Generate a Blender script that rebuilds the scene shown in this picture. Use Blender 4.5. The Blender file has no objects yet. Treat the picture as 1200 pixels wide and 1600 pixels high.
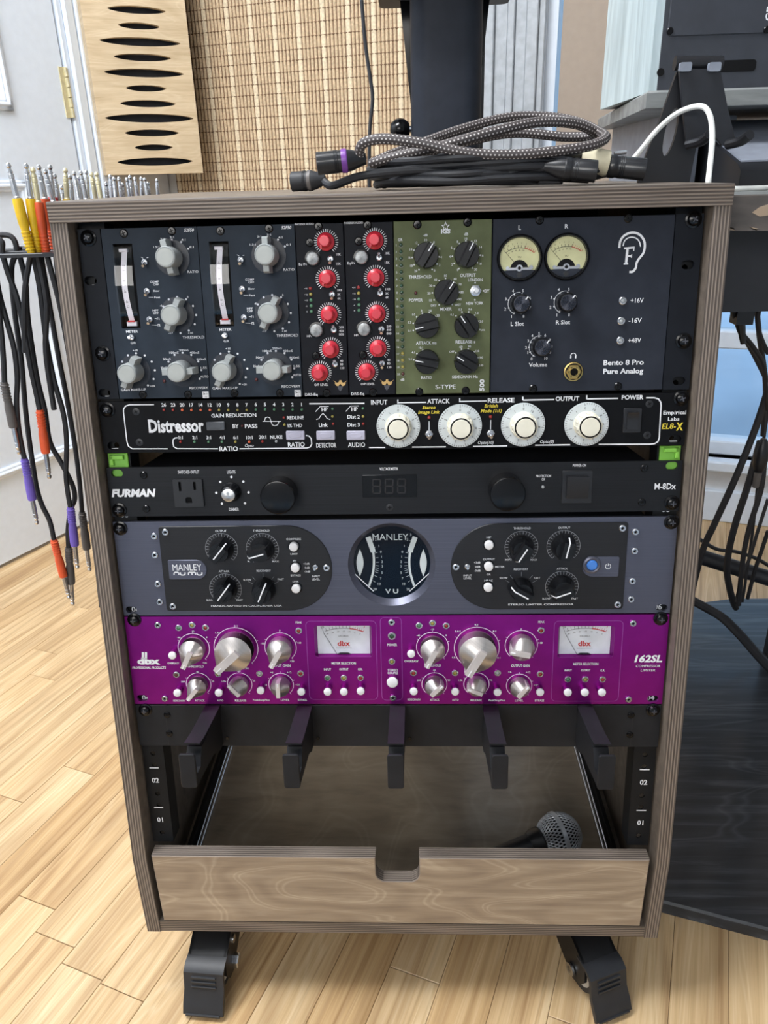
import bpy, bmesh, math, random
from mathutils import Vector, Matrix, Quaternion
from mathutils.geometry import tessellate_polygon
random.seed(7)
sc = bpy.context.scene
COL = sc.collection
PI = math.pi
# ---------------------------------------------------------------- camera
# rig coordinates in millimetres: x right, y away from the camera, z up, z=0 where the cabinet front starts to lean; floor at z=FLOOR
FLOOR = -190.0
FPX = 1204.98
CAM = Vector((21.12, -544.2, 601.85))
YAW, PITCH, ROLL = (math.radians(a) for a in (2.575, 23.395, -1.603))
TILT, RECESS = math.radians(7.619), 12.0
def cam_axes():
    r = Vector((math.cos(YAW), math.sin(YAW), 0)); f = Vector((-math.sin(YAW), math.cos(YAW), 0)); u = Vector((0, 0, 1))
    f2 = f*math.cos(PITCH) - u*math.sin(PITCH); u2 = u*math.cos(PITCH) + f*math.sin(PITCH)
    return r*math.cos(ROLL) + u2*math.sin(ROLL), -r*math.sin(ROLL) + u2*math.cos(ROLL), f2
CR, CU, CF = cam_axes()
def W(v): return Vector((v[0]*.001, v[1]*.001, (v[2]-FLOOR)*.001))
cd = bpy.data.cameras.new('camera'); cam = bpy.data.objects.new('camera', cd); COL.objects.link(cam)
cd.sensor_fit = 'VERTICAL'; cd.sensor_height = 36; cd.sensor_width = 27; cd.lens = FPX*36/1600
cd.clip_start = .01
cam.matrix_world = Matrix.Translation(W(CAM)) @ Matrix((CR, CU, -CF)).transposed().to_4x4()
sc.camera = cam
# ---------------------------------------------------------------- light
wd = bpy.data.worlds.new('sky'); sc.world = wd; wd.use_nodes = True
wt = wd.node_tree; bg = wt.nodes['Background']; bg.inputs[1].default_value = 1.0
_tc = wt.nodes.new('ShaderNodeTexCoord'); _n = wt.nodes.new('ShaderNodeTexNoise'); _n.inputs['Scale'].default_value = 7; _n.inputs['Detail'].default_value = 6; wt.links.new(_tc.outputs['Generated'], _n.inputs['Vector'])
_r = wt.nodes.new('ShaderNodeValToRGB'); _r.color_ramp.elements[0].position = .42; _r.color_ramp.elements[0].color = (.3, .56, .88, 1); _r.color_ramp.elements[1].position = .66; _r.color_ramp.elements[1].color = (.95, 1, 1, 1)
wt.links.new(_n.outputs[0], _r.inputs[0]); wt.links.new(_r.outputs[0], bg.inputs[0])
def area(name, loc, target, size, power, col):
    l = bpy.data.lights.new(name, 'AREA'); l.shape = 'RECTANGLE'; l.size, l.size_y = size; l.energy = power; l.color = col
    o = bpy.data.objects.new(name, l); COL.objects.link(o); o.location = loc
    o.rotation_euler = (Vector(target)-Vector(loc)).to_track_quat('-Z', 'Y').to_euler(); return o
area('ceiling_light_panel', (-.8, .0, 2.28), (-.95, .45, 0), (1.0, .7), 70, (.97, .98, 1))
area('front_fill', (-.6, -2.45, 1.5), (0, .1, .4), (1.6, .8), 27, (1, .98, .95))  # added fill light behind the camera, no known source there
pt = area('window_portal', (.9, 1.16, .95), (.6, .2, .95), (1.2, 1.6), 1, (1, 1, 1)); pt.data.cycles.is_portal = True
vs = sc.view_settings; vs.view_transform = 'Standard'; vs.look = 'None'; vs.gamma = 1; vs.exposure = .27
vs.use_curve_mapping = False

# ---------------------------------------------------------------- pixel rays (photograph read on known real planes)
def ray(x, y): return (CF*FPX + CR*(x-600) - CU*(y-800)).normalized()
def at(x, y, Y): d = ray(x, y); return CAM + d*((Y-CAM.y)/d.y)
def atz(x, y, Z): d = ray(x, y); return CAM + d*((Z-CAM.z)/d.z)
PN = Vector((0, -math.cos(TILT), math.sin(TILT))); PV = Vector((0, math.sin(TILT), math.cos(TILT)))
def onpanel(x, y, out=0):
    o = PN*(out-RECESS); d = ray(x, y); q = CAM + d*((o-CAM).dot(PN)/d.dot(PN))
    return q.x, (q-o).dot(PV)
def onwall(x, y, P, ang):
    n = Vector((-math.sin(ang), math.cos(ang), 0)); d = ray(x, y); return CAM + d*((Vector(P)-CAM).dot(n)/d.dot(n))

# ---------------------------------------------------------------- materials
MAT = {}
def lin(c): return tuple((x/255/12.92 if x/255 <= .04045 else ((x/255+.055)/1.055)**2.4) for x in c) + (1,)
def nn(nt, t, **k):
    n = nt.nodes.new(t)
    for a, b in k.items(): setattr(n, a, b)
    return n
def mapped(nt, scale, src='Object', rnd=False):
    tc = nn(nt, 'ShaderNodeTexCoord'); mp = nn(nt, 'ShaderNodeMapping'); mp.inputs['Scale'].default_value = scale
    out = tc.outputs[src]
    if rnd:
        oi = nn(nt, 'ShaderNodeObjectInfo'); ma = nn(nt, 'ShaderNodeVectorMath', operation='MULTIPLY_ADD')
        cb = nn(nt, 'ShaderNodeCombineXYZ')
        for i in range(3): nt.links.new(oi.outputs['Random'], cb.inputs[i])
        ma.inputs[1].default_value = (17, 31, 23); nt.links.new(cb.outputs[0], ma.inputs[0]); nt.links.new(out, ma.inputs[2]); out = ma.outputs[0]
    nt.links.new(out, mp.inputs[0]); return mp.outputs[0]
def noise(nt, vec, scale, detail=4, rough=.5, dist=0):
    n = nn(nt, 'ShaderNodeTexNoise'); n.inputs['Scale'].default_value = scale; n.inputs['Detail'].default_value = detail
    n.inputs['Roughness'].default_value = rough; n.inputs['Distortion'].default_value = dist; nt.links.new(vec, n.inputs['Vector']); return n.outputs[0]
def ramp(nt, fac, stops, interp='LINEAR'):
    r = nn(nt, 'ShaderNodeValToRGB'); r.color_ramp.interpolation = interp; e = r.color_ramp.elements
    while len(e) < len(stops): e.new(.5)
    for i, (p, c) in enumerate(stops): e[i].position = p; e[i].color = c
    nt.links.new(fac, r.inputs[0]); return r.outputs[0]
def mixc(nt, fac, a, b, mode='MIX'):
    m = nn(nt, 'ShaderNodeMix', data_type='RGBA', blend_type=mode)
    for s, v in ((0, fac), (6, a), (7, b)):
        if isinstance(v, (int, float, tuple)): m.inputs[s].default_value = v
        else: nt.links.new(v, m.inputs[s])
    return m.outputs[2]
def base(name):
    m = bpy.data.materials.new(name); m.use_nodes = True; MAT[name] = m
    return m, m.node_tree, m.node_tree.nodes['Principled BSDF']
def mat(name, c, rough=.5, metal=0, spec=.5, var=.12, scale=60, stretch=(1, 1, 1), bump=0, coat=0, emit=0, trans=0, sheen=0):
    m, nt, b = base(name)
    v = mapped(nt, stretch); n = noise(nt, v, scale, 3)
    c0 = lin(c); lo = tuple(x*(1-var) for x in c0[:3])+(1,); hi = tuple(min(1, x*(1+var)) for x in c0[:3])+(1,)
    nt.links.new(ramp(nt, n, [(.3, lo), (.7, hi)]), b.inputs['Base Color'])
    b.inputs['Roughness'].default_value = rough; b.inputs['Metallic'].default_value = metal; b.inputs['Specular IOR Level'].default_value = spec
    if coat: b.inputs['Coat Weight'].default_value = coat; b.inputs['Coat Roughness'].default_value = .08
    if trans: b.inputs['Transmission Weight'].default_value = trans
    if emit: b.inputs['Emission Color'].default_value = c0; b.inputs['Emission Strength'].default_value = emit
    if bump:
        bp = nn(nt, 'ShaderNodeBump'); bp.inputs['Strength'].default_value = bump; bp.inputs['Distance'].default_value = .0006
        nt.links.new(n, bp.inputs['Height']); nt.links.new(bp.outputs[0], b.inputs['Normal'])
    return m
def clear(name, tint=(1, 1, 1), mixf=.12, rough=.03):
    m, nt, b = base(name); out = nt.nodes['Material Output']
    t = nn(nt, 'ShaderNodeBsdfTransparent'); t.inputs[0].default_value = tint+(1,)
    g = nn(nt, 'ShaderNodeBsdfGlossy'); g.inputs['Roughness'].default_value = rough
    n = noise(nt, mapped(nt, (1, 1, 1)), 8, 2); ma = nn(nt, 'ShaderNodeMath', operation='MULTIPLY_ADD')
    nt.links.new(n, ma.inputs[0]); ma.inputs[1].default_value = mixf; ma.inputs[2].default_value = .012
    mx = nn(nt, 'ShaderNodeMixShader'); nt.links.new(ma.outputs[0], mx.inputs[0]); nt.links.new(t.outputs[0], mx.inputs[1]); nt.links.new(g.outputs[0], mx.inputs[2])
    nt.links.new(mx.outputs[0], out.inputs[0]); return m
def ply_edge(name, axis, period=.0025):
    # plywood edge: thin layers across one axis
    m, nt, b = base(name)
    tc = nn(nt, 'ShaderNodeTexCoord'); sp = nn(nt, 'ShaderNodeSeparateXYZ'); nt.links.new(tc.outputs['Object'], sp.inputs[0])
    st = [(8, 8, 8), (8, 8, 8), (8, 8, 8)]; long = noise(nt, mapped(nt, tuple(400 if i == axis else 14 for i in range(3))), 1, 4, .6)
    ma = nn(nt, 'ShaderNodeMath', operation='MULTIPLY'); nt.links.new(sp.outputs[axis], ma.inputs[0]); ma.inputs[1].default_value = 2*PI/period
    ad = nn(nt, 'ShaderNodeMath', operation='MULTIPLY_ADD'); nt.links.new(long, ad.inputs[0]); ad.inputs[1].default_value = 1.6; nt.links.new(ma.outputs[0], ad.inputs[2])
    si = nn(nt, 'ShaderNodeMath', operation='SINE'); nt.links.new(ad.outputs[0], si.inputs[0])
    mr = nn(nt, 'ShaderNodeMapRange'); mr.inputs[1].default_value = -1; nt.links.new(si.outputs[0], mr.inputs[0])
    c = ramp(nt, mr.outputs[0], [(.1, lin((62, 55, 51))), (.55, lin((98, 88, 82))), (.95, lin((150, 137, 124)))])
    c = mixc(nt, .35, c, ramp(nt, long, [(.3, lin((74, 67, 62))), (.7, lin((138, 127, 118)))]), 'MIX')
    nt.links.new(c, b.inputs['Base Color']); b.inputs['Roughness'].default_value = .5; b.inputs['Specular IOR Level'].default_value = .3
    bp = nn(nt, 'ShaderNodeBump'); bp.inputs['Strength'].default_value = .35; bp.inputs['Distance'].default_value = .0006
    nt.links.new(mr.outputs[0], bp.inputs['Height']); nt.links.new(bp.outputs[0], b.inputs['Normal'])
def wood(name, dark, mid, light, grain=(3, 60, 60), fig=(5, 22, 22), rough=.45, coat=0, rnd=False, lines=.5, contour=8):
    m, nt, b = base(name)
    f = noise(nt, mapped(nt, grain, rnd=rnd), 1.6, 6, .62, .4)
    cn = noise(nt, mapped(nt, fig, rnd=rnd), 1, 1.5, .4, .3)
    mu = nn(nt, 'ShaderNodeMath', operation='MULTIPLY'); nt.links.new(cn, mu.inputs[0]); mu.inputs[1].default_value = contour*2*PI
    sn = nn(nt, 'ShaderNodeMath', operation='SINE'); nt.links.new(mu.outputs[0], sn.inputs[0])
    mg = nn(nt, 'ShaderNodeMapRange'); mg.inputs[1].default_value = -1; nt.links.new(sn.outputs[0], mg.inputs[0])
    c = ramp(nt, f, [(.28, lin(dark)), (.5, lin(mid)), (.74, lin(light))])
    l = ramp(nt, mg.outputs[0], [(0, lin(dark)), (.5, lin(mid)), (.86, lin(mid)), (.95, lin(light)), (1, lin(mid))])
    c = mixc(nt, lines, c, l)
    cl = ramp(nt, noise(nt, mapped(nt, (6, 6, 6), rnd=rnd), 1, 3), [(.3, (.86, .86, .86, 1)), (.7, (1.0, 1.0, 1.0, 1))])
    c = mixc(nt, 1.0, c, cl, 'MULTIPLY')
    if rnd:
        oi = nn(nt, 'ShaderNodeObjectInfo')
        c = mixc(nt, 1.0, c, ramp(nt, oi.outputs['Random'], [(0, (.80, .72, .62, 1)), (.35, (1, .97, .93, 1)), (.7, (.92, .88, .83, 1)), (1, (1, 1, 1, 1))]), 'MULTIPLY')
    nt.links.new(c, b.inputs['Base Color']); b.inputs['Roughness'].default_value = rough; b.inputs['Specular IOR Level'].default_value = .4
    if coat: b.inputs['Coat Weight'].default_value = coat; b.inputs['Coat Roughness'].default_value = .12
    bp = nn(nt, 'ShaderNodeBump'); bp.inputs['Strength'].default_value = .12; bp.inputs['Distance'].default_value = .0005
    nt.links.new(f, bp.inputs['Height']); nt.links.new(bp.outputs[0], b.inputs['Normal'])
def braid(name):
    # dark braided sleeve with light flecks; UV: u along, v around
    m, nt, b = base(name)
    tc = nn(nt, 'ShaderNodeTexCoord'); mp = nn(nt, 'ShaderNodeMapping'); nt.links.new(tc.outputs['UV'], mp.inputs[0])
    br = nn(nt, 'ShaderNodeTexBrick'); br.offset = .5; br.inputs['Scale'].default_value = 1; br.inputs['Mortar Size'].default_value = .33; br.inputs['Mortar Smooth'].default_value = .1
    br.inputs['Brick Width'].default_value = 1; br.inputs['Row Height'].default_value = 1; br.inputs['Bias'].default_value = 0
    br.inputs['Color1'].default_value = lin((205, 200, 196)); br.inputs['Color2'].default_value = lin((190, 186, 184)); br.inputs['Mortar'].default_value = lin((66, 60, 60))
    nt.links.new(mp.outputs[0], br.inputs['Vector']); nt.links.new(br.outputs[0], b.inputs['Base Color']); b.inputs['Roughness'].default_value = .55

mat('black_paint', (30, 32, 38), .45); mat('black_gloss', (9, 9, 11), .16, spec=.3); mat('black_plastic', (26, 27, 31), .38)
mat('black_rubber', (34, 36, 41), .55); mat('deep_black', (9, 9, 11), .7, spec=.2); mat('ear_slate', (26, 29, 35), .5, spec=.12)
mat('module_blue', (42, 50, 60), .5, spec=.12); mat('eq_black', (25, 27, 33), .5, spec=.12); mat('army_green', (96, 103, 74), .5, spec=.12)
mat('panel_slate', (43, 47, 56), .5, spec=.12); mat('comp_black', (13, 14, 17), .45, spec=.12)
mat('brushed_black', (27, 28, 31), .38, .5, var=.35, scale=3, stretch=(3, 700, 3)); mat('brushed_slate', (90, 92, 106), .36, .65, var=.13, scale=3, stretch=(3, 700, 3))
mat('overlay_black', (30, 31, 35), .42, .3, var=.2, scale=3, stretch=(3, 600, 3))
mat('purple_anodised', (140, 26, 134), .3, .8, var=.05); mat('purple_line', (176, 96, 190), .35, .5)
mat('white_print', (226, 228, 232), .6); mat('grey_print', (150, 152, 158), .6); mat('yellow_print', (226, 205, 60), .6); mat('pink_print', (236, 205, 240), .5)
mat('black_print', (28, 28, 30), .6); mat('red_print', (190, 45, 45), .6); mat('gold_print', (196, 162, 104), .4, .4); mat('dark_print', (70, 72, 80), .6)
mat('knob_grey', (150, 155, 155), .4); mat('knob_grey_cap', (164, 168, 165), .45); clear('skirt_clear', (.8, .8, .84), .03, .35)
mat('knob_red', (196, 40, 58), .36, coat=.2); mat('knob_black', (14, 15, 18), .3, spec=.35); mat('ivory', (226, 223, 206), .5); mat('dial_white', (206, 213, 215), .35)
mat('steel', (200, 202, 206), .25, 1); mat('satin_metal', (196, 190, 186), .33, .85, var=.06, scale=3, stretch=(400, 3, 3)); mat('brass', (186, 160, 100), .28, 1)
mat('pale_brass', (216, 208, 172), .4, .4); mat('lens_clear', (186, 190, 190), .15, trans=.3); mat('button_white', (226, 226, 228), .4); mat('button_lilac', (176, 174, 192), .45)
mat('button_grey', (70, 74, 80), .4); mat('button_silver', (150, 154, 155), .25, .1, var=.45, scale=260)
mat('led_red', (140, 34, 30), .25, coat=.5); mat('led_orange', (205, 96, 60), .25, coat=.5, emit=.15); mat('led_yellow', (150, 138, 62), .25, coat=.5); mat('led_green', (74, 122, 92), .25, coat=.5)
mat('led_darkgreen', (34, 66, 44), .25, coat=.5); mat('led_darkred', (74, 26, 26), .25, coat=.5); mat('led_clear', (160, 164, 166), .2, coat=.5); mat('led_blue', (52, 104, 176), .25, coat=.4, emit=.35)
mat('cream_face', (208, 206, 158), .55); mat('meter_white', (216, 220, 226), .5); mat('glass_dark', (10, 14, 24), .12, spec=.06); mat('scale_white', (224, 220, 228), .5)
mat('scale_pale', (196, 204, 206), .5)
clear('meter_glass', (1, 1, 1), .0); clear('lens_glass', (1, 1, 1), .06); clear('window_glass', (.93, .97, 1), .0)
mat('rail_black', (24, 25, 27), .5, spec=.2); mat('hook_black', (32, 33, 36), .5, spec=.2); mat('green_plastic', (126, 190, 70), .45)
ply_edge('ply_x', 0); ply_edge('ply_y', 1); ply_edge('ply_z', 2)
wood('drawer_wood', (130, 114, 99), (160, 143, 123), (200, 184, 162), grain=(5, 60, 70), fig=(5, 5, 13), lines=.4, contour=9)
wood('cabinet_wood', (92, 84, 78), (118, 108, 98), (140, 130, 118), fig=(9, 9, 2.5), lines=.3)
wood('drawer_floor', (118, 106, 92), (148, 136, 119), (172, 160, 142), grain=(8, 30, 8), fig=(9, 5, 5), rough=.3, coat=.4, lines=.35, contour=5)
wood('oak_floor', (172, 138, 98), (220, 190, 146), (240, 218, 180), grain=(2.6, 150, 30), fig=(1.3, 20, 20), rough=.36, coat=.12, rnd=True, lines=.42, contour=6)
wood('oak_panel', (192, 168, 132), (214, 192, 158), (230, 212, 180), grain=(8, 8, 90), fig=(3, 3, 14), rough=.55, lines=.35, contour=6)
wood('dark_laminate', (34, 37, 42), (52, 56, 62), (100, 106, 113), grain=(3, 50, 40), fig=(2, 12, 12), rough=.3, coat=.25, lines=.3, contour=5)
wood('grey_laminate', (96, 98, 98), (132, 136, 136), (166, 170, 168), grain=(4, 30, 30), fig=(3, 14, 14), rough=.4, lines=.35)
wood('window_lit_laminate', (160, 176, 180), (190, 206, 210), (214, 228, 230), grain=(40, 40, 4), fig=(14, 14, 3), rough=.4, lines=.35)  # tones raised to hold the window light on the speaker's side
mat('door_white', (230, 240, 252), .4, var=.02); mat('wall_white', (214, 216, 218), .6, var=.03); mat('trim_white', (222, 232, 244), .4, var=.02); mat('floor_gap', (70, 50, 30), .7)
mat('weave_tan', (204, 182, 150), .75, var=.2, scale=200); mat('weave_light', (222, 206, 176), .75, var=.15, scale=200); mat('weave_dark', (122, 95, 72), .8, var=.2, scale=200)
mat('column_black', (36, 40, 49), .5, spec=.2); mat('braid_black', (58, 54, 54), .6); braid('braided')
mat('slot_dark', (52, 54, 60), .8); mat('boot_yellow', (232, 190, 30), .45); mat('boot_orange', (226, 92, 50), .45); mat('boot_red', (200, 52, 60), .45); mat('boot_purple', (112, 92, 186), .45); mat('boot_blue', (52, 84, 170), .45); mat('boot_grey', (92, 88, 86), .5)
mat('xlr_black', (26, 28, 32), .3, coat=.2); mat('ring_purple', (116, 62, 150), .35); mat('tape', (216, 208, 180), .6); mat('white_cable', (222, 224, 220), .45)
mat('mic_grille', (186, 190, 196), .35, .35); mat('casing_backlit_grey', (172, 178, 184), .45); mat('seg_dim', (46, 46, 48), .6, spec=.1); mat('blind_beige', (166, 152, 138), .8, var=.03); mat('desk_black', (32, 34, 40), .45); mat('monitor_black', (54, 57, 64), .36)
mat('device_grey', (132, 138, 150), .42); mat('desk_edge', (66, 60, 56), .5, var=.5, scale=14, stretch=(1, 6, 6)); mat('chip_raw', (150, 132, 112), .8); mat('caster_black', (22, 23, 25), .4, spec=.3); mat('wheel_cream', (206, 202, 192), .5)
mat('wheel_dark', (44, 44, 46), .6); mat('snow', (205, 222, 240), .8, var=.15, scale=2); mat('hedge', (92, 112, 110), .9, var=.5, scale=12); mat('ceramic', (120, 96, 80), .5)
mat('caster_grip', (38, 40, 44), .42, spec=.35)

# ---------------------------------------------------------------- mesh builder (millimetres)
GLY = {}
def glyph(ch, bold):
    k = (ch, bold)
    if k in GLY: return GLY[k]
    def mesh_of(s):
        c = bpy.data.curves.new('t', 'FONT'); c.body = s; c.size = 1; c.resolution_u = 2; c.offset = bold; c.fill_mode = 'FRONT'
        o = bpy.data.objects.new('t', c); me = o.to_mesh(); v = [(p.co.x, p.co.y) for p in me.vertices]; f = [tuple(p.vertices) for p in me.polygons]
        o.to_mesh_clear(); bpy.data.objects.remove(o); bpy.data.curves.remove(c); return v, f
    v, f = mesh_of(ch) if ch != ' ' else ([], [])
    a, _ = mesh_of('I'+ch+'I'); b, _ = mesh_of('II')
    adv = (max(p[0] for p in a)-min(p[0] for p in a)) - (max(p[0] for p in b)-min(p[0] for p in b))
    GLY[k] = (v, f, adv); return GLY[k]
CAP = .73
def rrect(cx, cy, w, h, r, n=4):
    pts = []
    for sx, sy, a0 in ((1, 1, 0), (-1, 1, 90), (-1, -1, 180), (1, -1, 270)):
        for i in range(n+1):
            a = math.radians(a0+90*i/n); pts.append((cx+sx*(w/2-r)+r*math.cos(a), cy+sy*(h/2-r)+r*math.sin(a)))
    return pts
def circ(cx, cy, r, n=24, a0=0): return [(cx+r*math.cos(a0+2*PI*i/n), cy+r*math.sin(a0+2*PI*i/n)) for i in range(n)]
def inset(poly, d):
    n = len(poly); out = []
    for i in range(n):
        p0, p1, p2 = Vector(poly[i-1]), Vector(poly[i]), Vector(poly[(i+1) % n])
        a = (p1-p0); b = (p2-p1)
        if a.length < 1e-6 or b.length < 1e-6: out.append(tuple(p1)); continue
        a.normalize(); b.normalize(); na, nb = Vector((-a.y, a.x)), Vector((-b.y, b.x)); m = na+nb
        if m.length < 1e-6: out.append(tuple(p1)); continue
        m.normalize(); out.append(tuple(p1+m*(d/max(.35, m.dot(na)))))
    return out
class MB:
    def __init__(s): s.v = []; s.f = []; s.m = []; s.uv = None
    def add(s, vs_, fs, mi=0):
        o = len(s.v); s.v += [Vector(v) for v in vs_]; s.f += [tuple(i+o for i in f) for f in fs]; s.m += [mi]*len(fs); return s
    def box(s, x0, x1, y0, y1, z0, z1, mi=0, ch=0):
        return s.prism([(x0, y0), (x1, y0), (x1, y1), (x0, y1)], z0, z1, mi, ch=ch)
    def prism(s, poly, z0, z1, mi=0, holes=(), ch=0, mis=None):
        n = len(poly); mis = mi if mis is None else mis
        if holes:
            loops = [poly]+list(holes); flat = [p for l in loops for p in l]
            tri = tessellate_polygon([[Vector((p[0], p[1], 0)) for p in l] for l in loops]); N = len(flat)
            s.add([(p[0], p[1], z1) for p in flat], tri, mi); s.add([(p[0], p[1], z0) for p in flat], [t[::-1] for t in tri], mi)
            for l in loops:
                k = len(l); s.add([(p[0], p[1], z) for z in (z0, z1) for p in l], [(i, (i+1) % k, k+(i+1) % k, k+i) for i in range(k)], mis)
            return s
        if ch:
            top = inset(poly, ch)
            v = [(p[0], p[1], z0) for p in poly]+[(p[0], p[1], z1-ch) for p in poly]+[(p[0], p[1], z1) for p in top]
            f = [(i, (i+1) % n, n+(i+1) % n, n+i) for i in range(n)]+[(n+i, n+(i+1) % n, 2*n+(i+1) % n, 2*n+i) for i in range(n)]
            s.add(v, f, mis); return s.add(v, [tuple(range(2*n, 3*n)), tuple(range(n))[::-1]], mi)
        v = [(p[0], p[1], z) for z in (z0, z1) for p in poly]
        s.add(v, [(i, (i+1) % n, n+(i+1) % n, n+i) for i in range(n)], mis)
        return s.add(v, [tuple(range(n, 2*n)), tuple(range(n))[::-1]], mi)
    def flat(s, poly, z, mi=0): return s.add([(p[0], p[1], z) for p in poly], [tuple(range(len(poly)))], mi)
    def lathe(s, prof, n=24, x=0, y=0, mi=0, a0=0):
        v = []; f = []; rings = []
        for r, z in prof:
            if r < 1e-6: rings.append([len(v)]); v.append((x, y, z))
            else: rings.append(list(range(len(v), len(v)+n))); v += [(x+r*math.cos(a0+2*PI*i/n), y+r*math.sin(a0+2*PI*i/n), z) for i in range(n)]
        for A, B in zip(rings, rings[1:]):
            if len(A) == 1 and len(B) == 1: continue
            for i in range(n):
                j = (i+1) % n
                if len(A) == 1: f.append((A[0], B[j], B[i])) if False else f.append((A[0], B[i], B[j]))
                elif len(B) == 1: f.append((A[i], A[j], B[0]))
                else: f.append((A[i], A[j], B[j], B[i]))
        return s.add(v, f, mi)
    def cyl(s, x, y, r, z0, z1, n=20, ch=0, mi=0, a0=0):
        if ch: return s.lathe([(0, z0), (r, z0), (r, z1-ch), (r-ch, z1), (0, z1)], n, x, y, mi, a0)
        return s.lathe([(0, z0), (r, z0), (r, z1), (0, z1)], n, x, y, mi, a0)
    def tube(s, pts, r, n=8, mi=0, uv=None):
        pts = [Vector(p) for p in pts]; N = len(pts); rs = r if isinstance(r, (list, tuple)) else [r]*N
        t0 = (pts[1]-pts[0]).normalized(); up = Vector((0, 0, 1)) if abs(t0.z) < .9 else Vector((1, 0, 0)); nx = t0.cross(up).normalized(); v = []; ln = [0]
        for i in range(N):
            t = (pts[min(i+1, N-1)]-pts[max(i-1, 0)]).normalized(); nx = (nx-t*nx.dot(t)).normalized(); b = t.cross(nx)
            v += [pts[i]+(nx*math.cos(2*PI*k/n)+b*math.sin(2*PI*k/n))*rs[i] for k in range(n)]
            if i: ln.append(ln[-1]+(pts[i]-pts[i-1]).length)
        f = [(i*n+k, i*n+(k+1) % n, (i+1)*n+(k+1) % n, (i+1)*n+k) for i in range(N-1) for k in range(n)]
        if uv:
            s.uv = [] if s.uv is None else s.uv
            for i in range(N-1):
                for k in range(n): s.uv += [(ln[i]/uv[0], k*uv[1]/n), (ln[i]/uv[0], (k+1)*uv[1]/n), (ln[i+1]/uv[0], (k+1)*uv[1]/n), (ln[i+1]/uv[0], k*uv[1]/n)]
            return s.add(v, f, mi)
        f += [tuple(range(n))[::-1], tuple(range((N-1)*n, N*n))]
        return s.add(v, f, mi)
    def hull(s, pts, mi=0):
        bm = bmesh.new()
        for p in pts: bm.verts.new(p)
        r = bmesh.ops.convex_hull(bm, input=bm.verts)
        bmesh.ops.delete(bm, geom=[g for g in r['geom_interior'] if isinstance(g, bmesh.types.BMVert)], context='VERTS')
        bmesh.ops.dissolve_limit(bm, angle_limit=.02, verts=bm.verts, edges=bm.edges)
        bm.verts.index_update(); s.add([v.co.copy() for v in bm.verts], [tuple(v.index for v in f.verts) for f in bm.faces], mi); bm.free(); return s
    def stroke(s, pts, w, z, mi=0, closed=False):
        P = [Vector(p) for p in pts]; N = len(P); L = []; R = []
        for i in range(N):
            a = P[i]-P[i-1] if (i or closed) else P[1]-P[0]; b = P[(i+1) % N]-P[i] if (i < N-1 or closed) else P[i]-P[i-1]
            a = a.normalized(); b = b.normalized(); na = Vector((-a.y, a.x)); m = na+Vector((-b.y, b.x))
            m = m.normalized() if m.length > 1e-6 else na; d = w/2/max(.4, m.dot(na)); L.append(P[i]+m*d); R.append(P[i]-m*d)
        v = [(p.x, p.y, z) for p in L+R]; k = N if closed else N-1
        return s.add(v, [(N+i, N+(i+1) % N, (i+1) % N, i) for i in range(k)], mi)
    def text(s, body, x, y, h, w=None, z=.15, bold=0, shear=0, rot=0, mi=0, gap=0):
        k = h/CAP; adv = 0; vv = []; ff = []
        for ch in body:
            v, f, a = glyph(ch, bold); o = len(vv); vv += [(p[0]+adv, p[1]) for p in v]; ff += [tuple(i+o for i in t) for t in f]; adv += a+gap
        if not vv: return s
        x0 = min(p[0] for p in vv); x1 = max(p[0] for p in vv); kx = k if w is None else w/max(1e-6, x1-x0); cx = (x0+x1)/2; c, sn = math.cos(rot), math.sin(rot)
        out = []
        for px, py in vv:
            a, b = (px-cx)*kx+shear*(py-CAP/2)*k, (py-CAP/2)*k; out.append((x+a*c-b*sn, y+a*sn+b*c, z))
        return s.add(out, ff, mi)
    def xf(s, M): s.v = [M @ v for v in s.v]; return s
    def mesh(s, name, mats, org=(0, 0, 0), smooth=True, recalc=True, ang=32):
        o = Vector(org); me = bpy.data.meshes.new(name); me.from_pydata([tuple((v-o)*.001) for v in s.v], [], s.f)
        for m in ([mats] if isinstance(mats, str) else mats): me.materials.append(MAT[m])
        me.polygons.foreach_set('material_index', s.m)
        if s.uv and len(s.uv) == len(me.loops):
            l = me.uv_layers.new(name='UVMap'); l.data.foreach_set('uv', [c for p in s.uv for c in p])
        if recalc:
            bm = bmesh.new(); bm.from_mesh(me); bmesh.ops.recalc_face_normals(bm, faces=bm.faces); bm.to_mesh(me); bm.free()
        if smooth:
            me.polygons.foreach_set('use_smooth', [True]*len(me.polygons)); me.set_sharp_from_angle(angle=math.radians(ang))
        me.update(); return me
    def build(s, name, mats, parent=None, org=None, **k):
        if org is None: org = top_org(parent) if parent is not None else (0, 0, 0)
        ob = bpy.data.objects.new(name, s.mesh(name, mats, org, **k)); COL.objects.link(ob)
        if parent is not None: ob.parent = parent
        else: ob.location = W(org)
        return ob
ORG = {}
def top_org(p):
    while p.parent is not None: p = p.parent
    return ORG.get(p.name, (0, 0, 0))
def tag(o, label, cat, group=None):
    o['label'] = label; o['category'] = cat
    if group: o['group'] = group
    return o
def thing(name, label, cat, org=(0, 0, 0), group=None, gear=False):
    o = bpy.data.objects.new(name, None); COL.objects.link(o); o.empty_display_size = .02
    if not gear: o.location = W(org); ORG[o.name] = tuple(org)
    return tag(o, label, cat, group)
def struct(o): o['kind'] = 'structure'; return o
def inst(name, me, parent, loc=(0, 0, 0), rot=0, q=None):
    o = bpy.data.objects.new(name, me); COL.objects.link(o); o.parent = parent; o.location = Vector(loc)*.001
    if q is not None: o.rotation_mode = 'QUATERNION'; o.rotation_quaternion = q
    else: o.rotation_euler = (0, 0, rot)
    return o
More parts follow.
